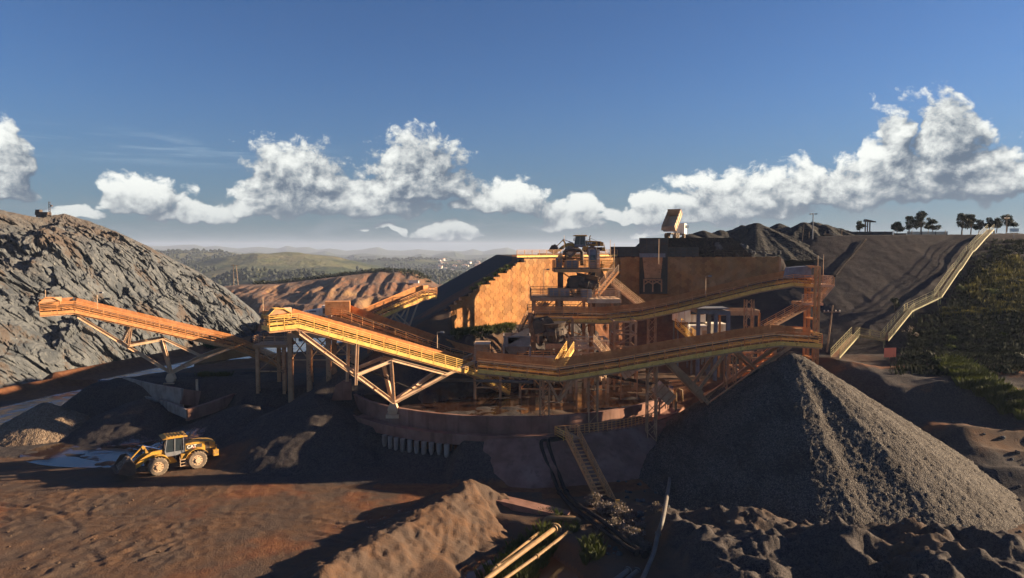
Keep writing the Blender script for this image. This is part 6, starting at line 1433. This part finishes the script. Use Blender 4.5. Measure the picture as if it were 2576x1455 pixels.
def leaves(cl, n, size, seed=0, flat=.8):
    """leaf sized faces clumped on several lobes: (centre, radius)"""
    rg = np.random.RandomState(seed); vs = []; 
    for (c, r) in cl:
        k = int(n * r * r); d = rg.randn(k, 3); d /= np.linalg.norm(d, axis=1)[:, None]; rr = r * rg.uniform(.45, 1.05, (k, 1)) * (1 + .22 * np.sin(d[:, :1] * 7 + seed) * np.cos(d[:, 2:] * 6)); p = np.array(c) + d * rr * np.array([1, 1, flat])
        a = rg.randn(k, 3); b = rg.randn(k, 3); a /= np.linalg.norm(a, axis=1)[:, None]; b -= a * (a * b).sum(1)[:, None]; b /= np.linalg.norm(b, axis=1)[:, None]; s = size * rg.uniform(.6, 1.4, (k, 1))
        vs.append(np.stack([p - a * s, p + b * s * .55, p + a * s, p - b * s * .55], 1).reshape(-1, 3))
    v = np.concatenate(vs); mb = MB(); mb.v = [tuple(q_) for q_ in v.tolist()]; mb.f = [(i, i + 1, i + 2, i + 3) for i in range(0, len(v), 4)]; return mb
def tree(label, p, h, w, m=LEAFD, seed=0, lobes=9, group='trees on the skyline', name='tree', dens=420, size=.13):
    p = Vector(p); t = thing(name, label, 'tree', p, group); rg = random.Random(seed); cl = []; tr = MB(); tr.tube([p - Vector((0, 0, .4)), p + Vector((.1, 0, h * .3)), p + Vector((.0, 0, h * .8))], [h * .035, h * .026, h * .008], 7)
    for k in range(lobes):
        a = rg.uniform(0, 6.28); z = h * rg.uniform(.3, .92); r = w * (.62 if z < h * .7 else .34) * rg.uniform(.3, 1.0); c = p + Vector((math.cos(a) * r, math.sin(a) * r, z)); cl.append((tuple(c), w * rg.uniform(.14, .28))); tr.tube([p + Vector((0, 0, h * .28)), c], [h * .014, h * .005], 5)
    cl.append((tuple(p + Vector((0, 0, h * .88))), w * .3)); tr.build('trunk', BARK, t); leaves(cl, dens, size, seed).build('crown', m, t); return t
for k, (u, v, Yd, h, w, lab) in enumerate(((2162, 586, 158, 2.6, 1.5, 'small bushy tree beside the dark stand'), (2256, 588, 160, 2.4, 2.3, 'low spreading tree behind the small dark gate'), (2286, 588, 162, 4.0, 1.7, 'slim tree behind the left end of the ribbed fence'), (2316, 588, 160, 5.0, 2.6, 'tallest tree, behind the ribbed fence'), (2345, 588, 164, 3.2, 2.0, 'lower tree leaning right behind the ribbed fence'),
                                           (2419, 588, 158, 4.4, 2.2, 'tall tree at the left of the right hand row'), (2442, 586, 162, 4.2, 2.2, 'rounded tree second in the right hand row'), (2462, 586, 160, 2.8, 1.8, 'low tree between the rounded tree and the stairway head'), (2488, 582, 160, 3.0, 1.7, 'tree just behind the head of the stairway'), (2507, 582, 158, 2.9, 1.6, 'tree right of the head of the stairway'), (2533, 580, 160, 3.4, 2.4, 'rightmost tree beside the wire pole'))):
    tree(lab, zt(u, v, Yd), h * 1.05, w * 1.15, LEAFD, 30 + k, 24)
q = T(2249, 782); tree('lone small flat topped tree standing on the dark slope', q, 1.9, 1.9, LEAFD, 77, 6, None, 'shrub')
q = T(2290, 850); tree('pale sparse shrub beside the hillside stairway', q, 1.6, 1.7, LEAFP, 78, 6, None, 'shrub', 90)
pole('wire_pole', 'wire pole among the trees at the top right corner', zt(2531, 590, 156), 4.2, .1, WOOD, [(3.6, 1.6, .3)])
# ------------------------------------------------------------------ bushes, grass
for k, (u, v, r) in enumerate(((1492, 1268, 1.1), (1520, 1290, 1.2), (1560, 1300, 1.3), (1585, 1318, 1.0), (1548, 1340, 1.3), (1590, 1362, 1.3), (1618, 1385, 1.0), (1505, 1345, .8), (1610, 1330, .7), (1655, 1290, .8))):
    q = T(u, v); labs = ['first', 'second', 'third', 'fourth', 'fifth', 'sixth', 'seventh', 'eighth', 'ninth', 'last']
    bt_ = thing('bush', labs[k] + ' dusty grey leaved bush counted downhill from the foot of the yellow stairs', 'bush', q, 'dusty bushes by the yellow stairs'); leaves([(tuple(q + Vector((random.uniform(-.3, .3) * r, random.uniform(-.3, .3) * r, .3 * r))), r * random.uniform(.5, .75)) for _ in range(4)], 420, .1, 50 + k).build('foliage', LEAFP, bt_)
def blades(spots, hgt, m, seed=0, n=26, spread=.4, wdt=.03):
    rg = random.Random(seed); mb = MB()
    for p in spots:
        for _ in range(n):
            a = rg.uniform(0, 6.28); r = rg.uniform(0, spread); b = Vector((p[0] + math.cos(a) * r, p[1] + math.sin(a) * r, p[2])); h = hgt * rg.uniform(.5, 1.2); ln = Vector((math.cos(a), math.sin(a), 0)) * h * rg.uniform(.15, .6); s = Vector((-math.sin(a), math.cos(a), 0)) * wdt
            mb.add([b - s, b + s, b + ln * .4 + Vector((0, 0, h * .65)) + s * .7, b + ln + Vector((0, 0, h)), b + ln * .4 + Vector((0, 0, h * .65)) - s * .7], [(0, 1, 2, 3, 4)])
    return mb
def scatter(name, label, poly, n, hgt, m, seed, bn=20, spread=.5, wdt=.03, y0=40):
    rg = random.Random(seed); sp = []
    us = [p[0] for p in poly]; vs_ = [p[1] for p in poly]
    def inside(u, v):
        c = False
        for i in range(len(poly)):
            (a, b), (d, e) = poly[i], poly[i - 1]
            if (b > v) != (e > v) and u < (d - a) * (v - b) / (e - b) + a: c = not c
        return c
    while len(sp) < n:
        u, v = rg.uniform(min(us), max(us)), rg.uniform(min(vs_), max(vs_))
        if inside(u, v): sp.append((u, v))
    q_ = TB([p[0] for p in sp], [p[1] for p in sp], y0); sp = [Vector(p) for p in q_]
    o = blades(sp, hgt, m, seed, bn, spread, wdt).build(name, m); o['kind'] = 'stuff'; o['label'] = label; return o
scatter('grass', 'bright green grass below the long tan pipes', [(1215, 1470), (1290, 1395), (1380, 1345), (1395, 1375), (1370, 1420), (1330, 1470)], 150, .95, GRASSG, 3, 34, .45, .028)
scatter('grass', 'green weeds round the pipe bends', [(1345, 1290), (1400, 1285), (1460, 1310), (1450, 1345), (1380, 1340)], 16, .5, LEAFG, 4, 20)
scatter('grass', 'strappy green tussocks right of the long pipes', [(1455, 1375), (1510, 1372), (1520, 1410), (1470, 1410)], 16, .9, LEAFG, 5, 30, .3)
scatter('grass', 'weeds on the terrace at the foot of the sunlit wall', [(1130, 838), (1200, 822), (1290, 811), (1290, 828), (1150, 846)], 260, .6, LEAFG, 6, 18, .7, .05, 90)
scatter('grass', 'yellow green tall grass along the track on the right bank', [(2380, 905), (2440, 925), (2500, 965), (2576, 1010), (2576, 1060), (2500, 1020), (2430, 975), (2370, 940)], 150, 1.25, GRASSG, 7, 44, .55, .035, 60)
scatter('grass', 'dry pale grass tufts high on the right slope', [(2430, 740), (2470, 690), (2540, 650), (2600, 660), (2600, 770), (2500, 780)], 260, .9, GRASSY, 8, 22, .7, .05, 90)
scatter('grass', 'line of pale grass along the bench across the right slope', [(2370, 788), (2600, 778), (2600, 790), (2370, 796)], 110, .7, GRASSY, 9, 22, .6, .05, 90)
scatter('grass', 'dark scrub covering the right slope', [(2250, 940), (2310, 800), (2380, 780), (2440, 680), (2500, 605), (2620, 605), (2620, 940)], 1500, .6, LEAFD, 10, 16, 1.2, .07, 80)
scatter('grass', 'thin green strip of weeds beside the ledge road on the left', [(500, 865), (570, 852), (600, 860), (530, 880)], 120, .6, LEAFG, 11, 14, .9, .06, 100)
# ------------------------------------------------------------------ far woods and town
def woods():
    rg = np.random.RandomState(5); mb = MB(); n = 8000; vs = []; fs = []
    Yd = np.exp(rg.uniform(math.log(950), math.log(4200), n * 3)); u = rg.uniform(380, 1420, n * 3); x = (u - 1288) / F_PX * Yd; z = far_z(x, Yd)
    keep = (fbm(x / 220, Yd / 220, seed=401, o=3) - z * .011 - .35 + .1 * (z < -40)) > 0.02; x, Yd, z = x[keep][:n], Yd[keep][:n], z[keep][:n]
    for a, b, c in zip(x, Yd, z):
        h = rg.uniform(5, 11); r = h * rg.uniform(.32, .55) * (1.6 if b > 1800 else 1); k = len(vs); m_ = 6; ph = rg.uniform(0, 6)
        for (rr, zz) in ((.55, .15), (1.0, .5), (.6, .85)):
            for i in range(m_): al = ph + 2 * math.pi * i / m_; q_ = r * rr * rg.uniform(.7, 1.2); vs.append((a + q_ * math.cos(al), b + q_ * math.sin(al), c + h * zz))
        vs.append((a, b, c + h)); fs += [(k + j * m_ + i, k + j * m_ + (i + 1) % m_, k + (j + 1) * m_ + (i + 1) % m_, k + (j + 1) * m_ + i) for j in (0, 1) for i in range(m_)] + [(k + 12 + i, k + 12 + (i + 1) % 6, k + 18) for i in range(6)]
    mb.v, mb.f = vs, fs; o = mb.build('forest', LEAFD); o['kind'] = 'stuff'; o['label'] = 'dark eucalyptus woods spread across the far valley'
    # scrub along the crest of the red hill
    us = rg.uniform(640, 1080, 700); vs2 = np.interp(us, [560, 620, 700, 800, 900, 980, 1040, 1080], [722, 716, 714, 702, 690, 681, 684, 703]); mb = MB(); cl = []
    for a, b in zip(us, vs2): Y_ = rg.uniform(428, 446); q_ = P(a, b + 1, Y_); cl.append(((q_.x, Y_, float(mid_z(np.array([q_.x]), np.array([Y_]))[0]) + rg.uniform(0, 1.2)), rg.uniform(.6, 2.0)))
    o = leaves(cl, 9, .55, 6).build('undergrowth', LEAFD); o['kind'] = 'stuff'; o['label'] = 'dark scrub along the crest of the red hill'
woods()
HOUSEW = mat('whitewashed_wall', [(.62, .60, .56), (.5, .46, .42)], .05, .9, bump=0); ROOFM = mat('clay_tile_roof', [(.30, .17, .12), (.36, .22, .15)], .05, .9, bump=0)
def town():
    rg = random.Random(9); base = None
    for k in range(72):
        u = rg.uniform(1105, 1268); Yd = rg.uniform(2300, 3000); x = (u - 1288) / F_PX * Yd; z = float(far_z(np.array([x]), np.array([Yd]))[0])
        w, d, h = 11, 9, 5
        if base is None:
            base = thing('house', 'small white house in the far town between the hills', 'house', (0, 0, 0), 'houses of the far town', rz=1e-6)
            MB().box((0, 0, h / 2), (w, d, h)).build('walls', HOUSEW, base, local=True); MB().prism([(-w / 2 - .5, h), (w / 2 + .5, h), (0, h + 2.4)], lambda p: Vector((p[0], -d / 2 - .5, p[1])), lambda p: Vector((p[0], d / 2 + .5, p[1]))).build('roof', ROOFM, base, local=True); o = base
        else: o = copy_tree(base)
        o.location = (x, Yd, z - .3); o.rotation_euler = (0, 0, rg.uniform(0, 3)); s = rg.uniform(.8, 1.6); o.scale = (s, s, s)
town()
# ------------------------------------------------------------------ standing water
WATER = bpy.data.materials.new('muddy_water'); WATER.use_nodes = True; wt_ = NT(WATER.node_tree); wb = wt_.n['Principled BSDF']; wp = wt_.n.new('ShaderNodeNewGeometry').outputs['Position']
wb.inputs['Base Color'].default_value = (.16, .055, .02, 1); wb.inputs['Roughness'].default_value = .06; wb.inputs['IOR'].default_value = 1.33; wb.inputs['Specular IOR Level'].default_value = .8
wt_.l.new(wt_.node('ShaderNodeBump', None, Strength=.12, Distance=.05, Height=wt_.noise(wp, 2.5, 4, .6)).outputs[0], wb.inputs['Normal'])
def water(name, cx, cy, rx, ry, z, m):
    r = np.linspace(0, 1, 10)[:, None]; th = np.linspace(0, 2 * math.pi, 49)[None, :]; gridmesh(name, cx + rx * r * np.cos(th), cy + ry * r * np.sin(th), z + 0 * r * th, m, None, 'structure')
WATERD = WATER.copy(); WATERD.name = 'still_dark_water'; WATERD.node_tree.nodes['Principled BSDF'].inputs['Base Color'].default_value = (.035, .018, .012, 1)
water('pond_water', -1.2, 51.5, 8, 9.5, -1.1, WATER)
water('platform_water', 0, 97, 21.9, 21.9, 5.165, WATERD)

water('puddle', -46, 79.6, 11.5, 6.2, .03, WATERD)

for k in range(16):
    u, v = [(2330, 905), (2368, 920), (2402, 912), (2440, 935), (2476, 962), (2512, 985), (2548, 1018), (2400, 860), (2452, 830), (2520, 850), (2560, 905), (2495, 745), (2548, 720), (2420, 735), (2530, 660), (2390, 880)][k]
    q = T(u, v); labs = ['first', 'second', 'third', 'fourth', 'fifth', 'sixth', 'seventh', 'eighth', 'ninth', 'tenth', 'eleventh', 'twelfth', 'thirteenth', 'fourteenth', 'fifteenth', 'sixteenth']
    b_ = thing('bush', 'dark green bush on the right bank, one of a scattered group', 'bush', q, 'bushes scattered over the right bank'); r = random.uniform(.8, 1.7)
    leaves([(tuple(q + Vector((random.uniform(-.6, .6) * r, random.uniform(-.4, .4) * r, random.uniform(.2, .6) * r))), r * random.uniform(.3, .6)) for _ in range(7)], 260, .12, 90 + k).build('foliage', LEAFG if k % 2 else LEAFD, b_)
sp_ = []
for k in range(90):
    an_ = R(random.uniform(-75, 95)); rr = random.uniform(18.5, 24); x_, y_ = APEX.x + math.sin(an_) * rr, APEX.y - math.cos(an_) * rr; sp_.append((Vector((x_, y_, Hz(x_, y_) + .02)), random.uniform(.1, .32)))
boulders('coarse stone rolled out to the foot of the gravel stockpile', 'stones at the foot of the gravel stockpile', sp_, 'stone')
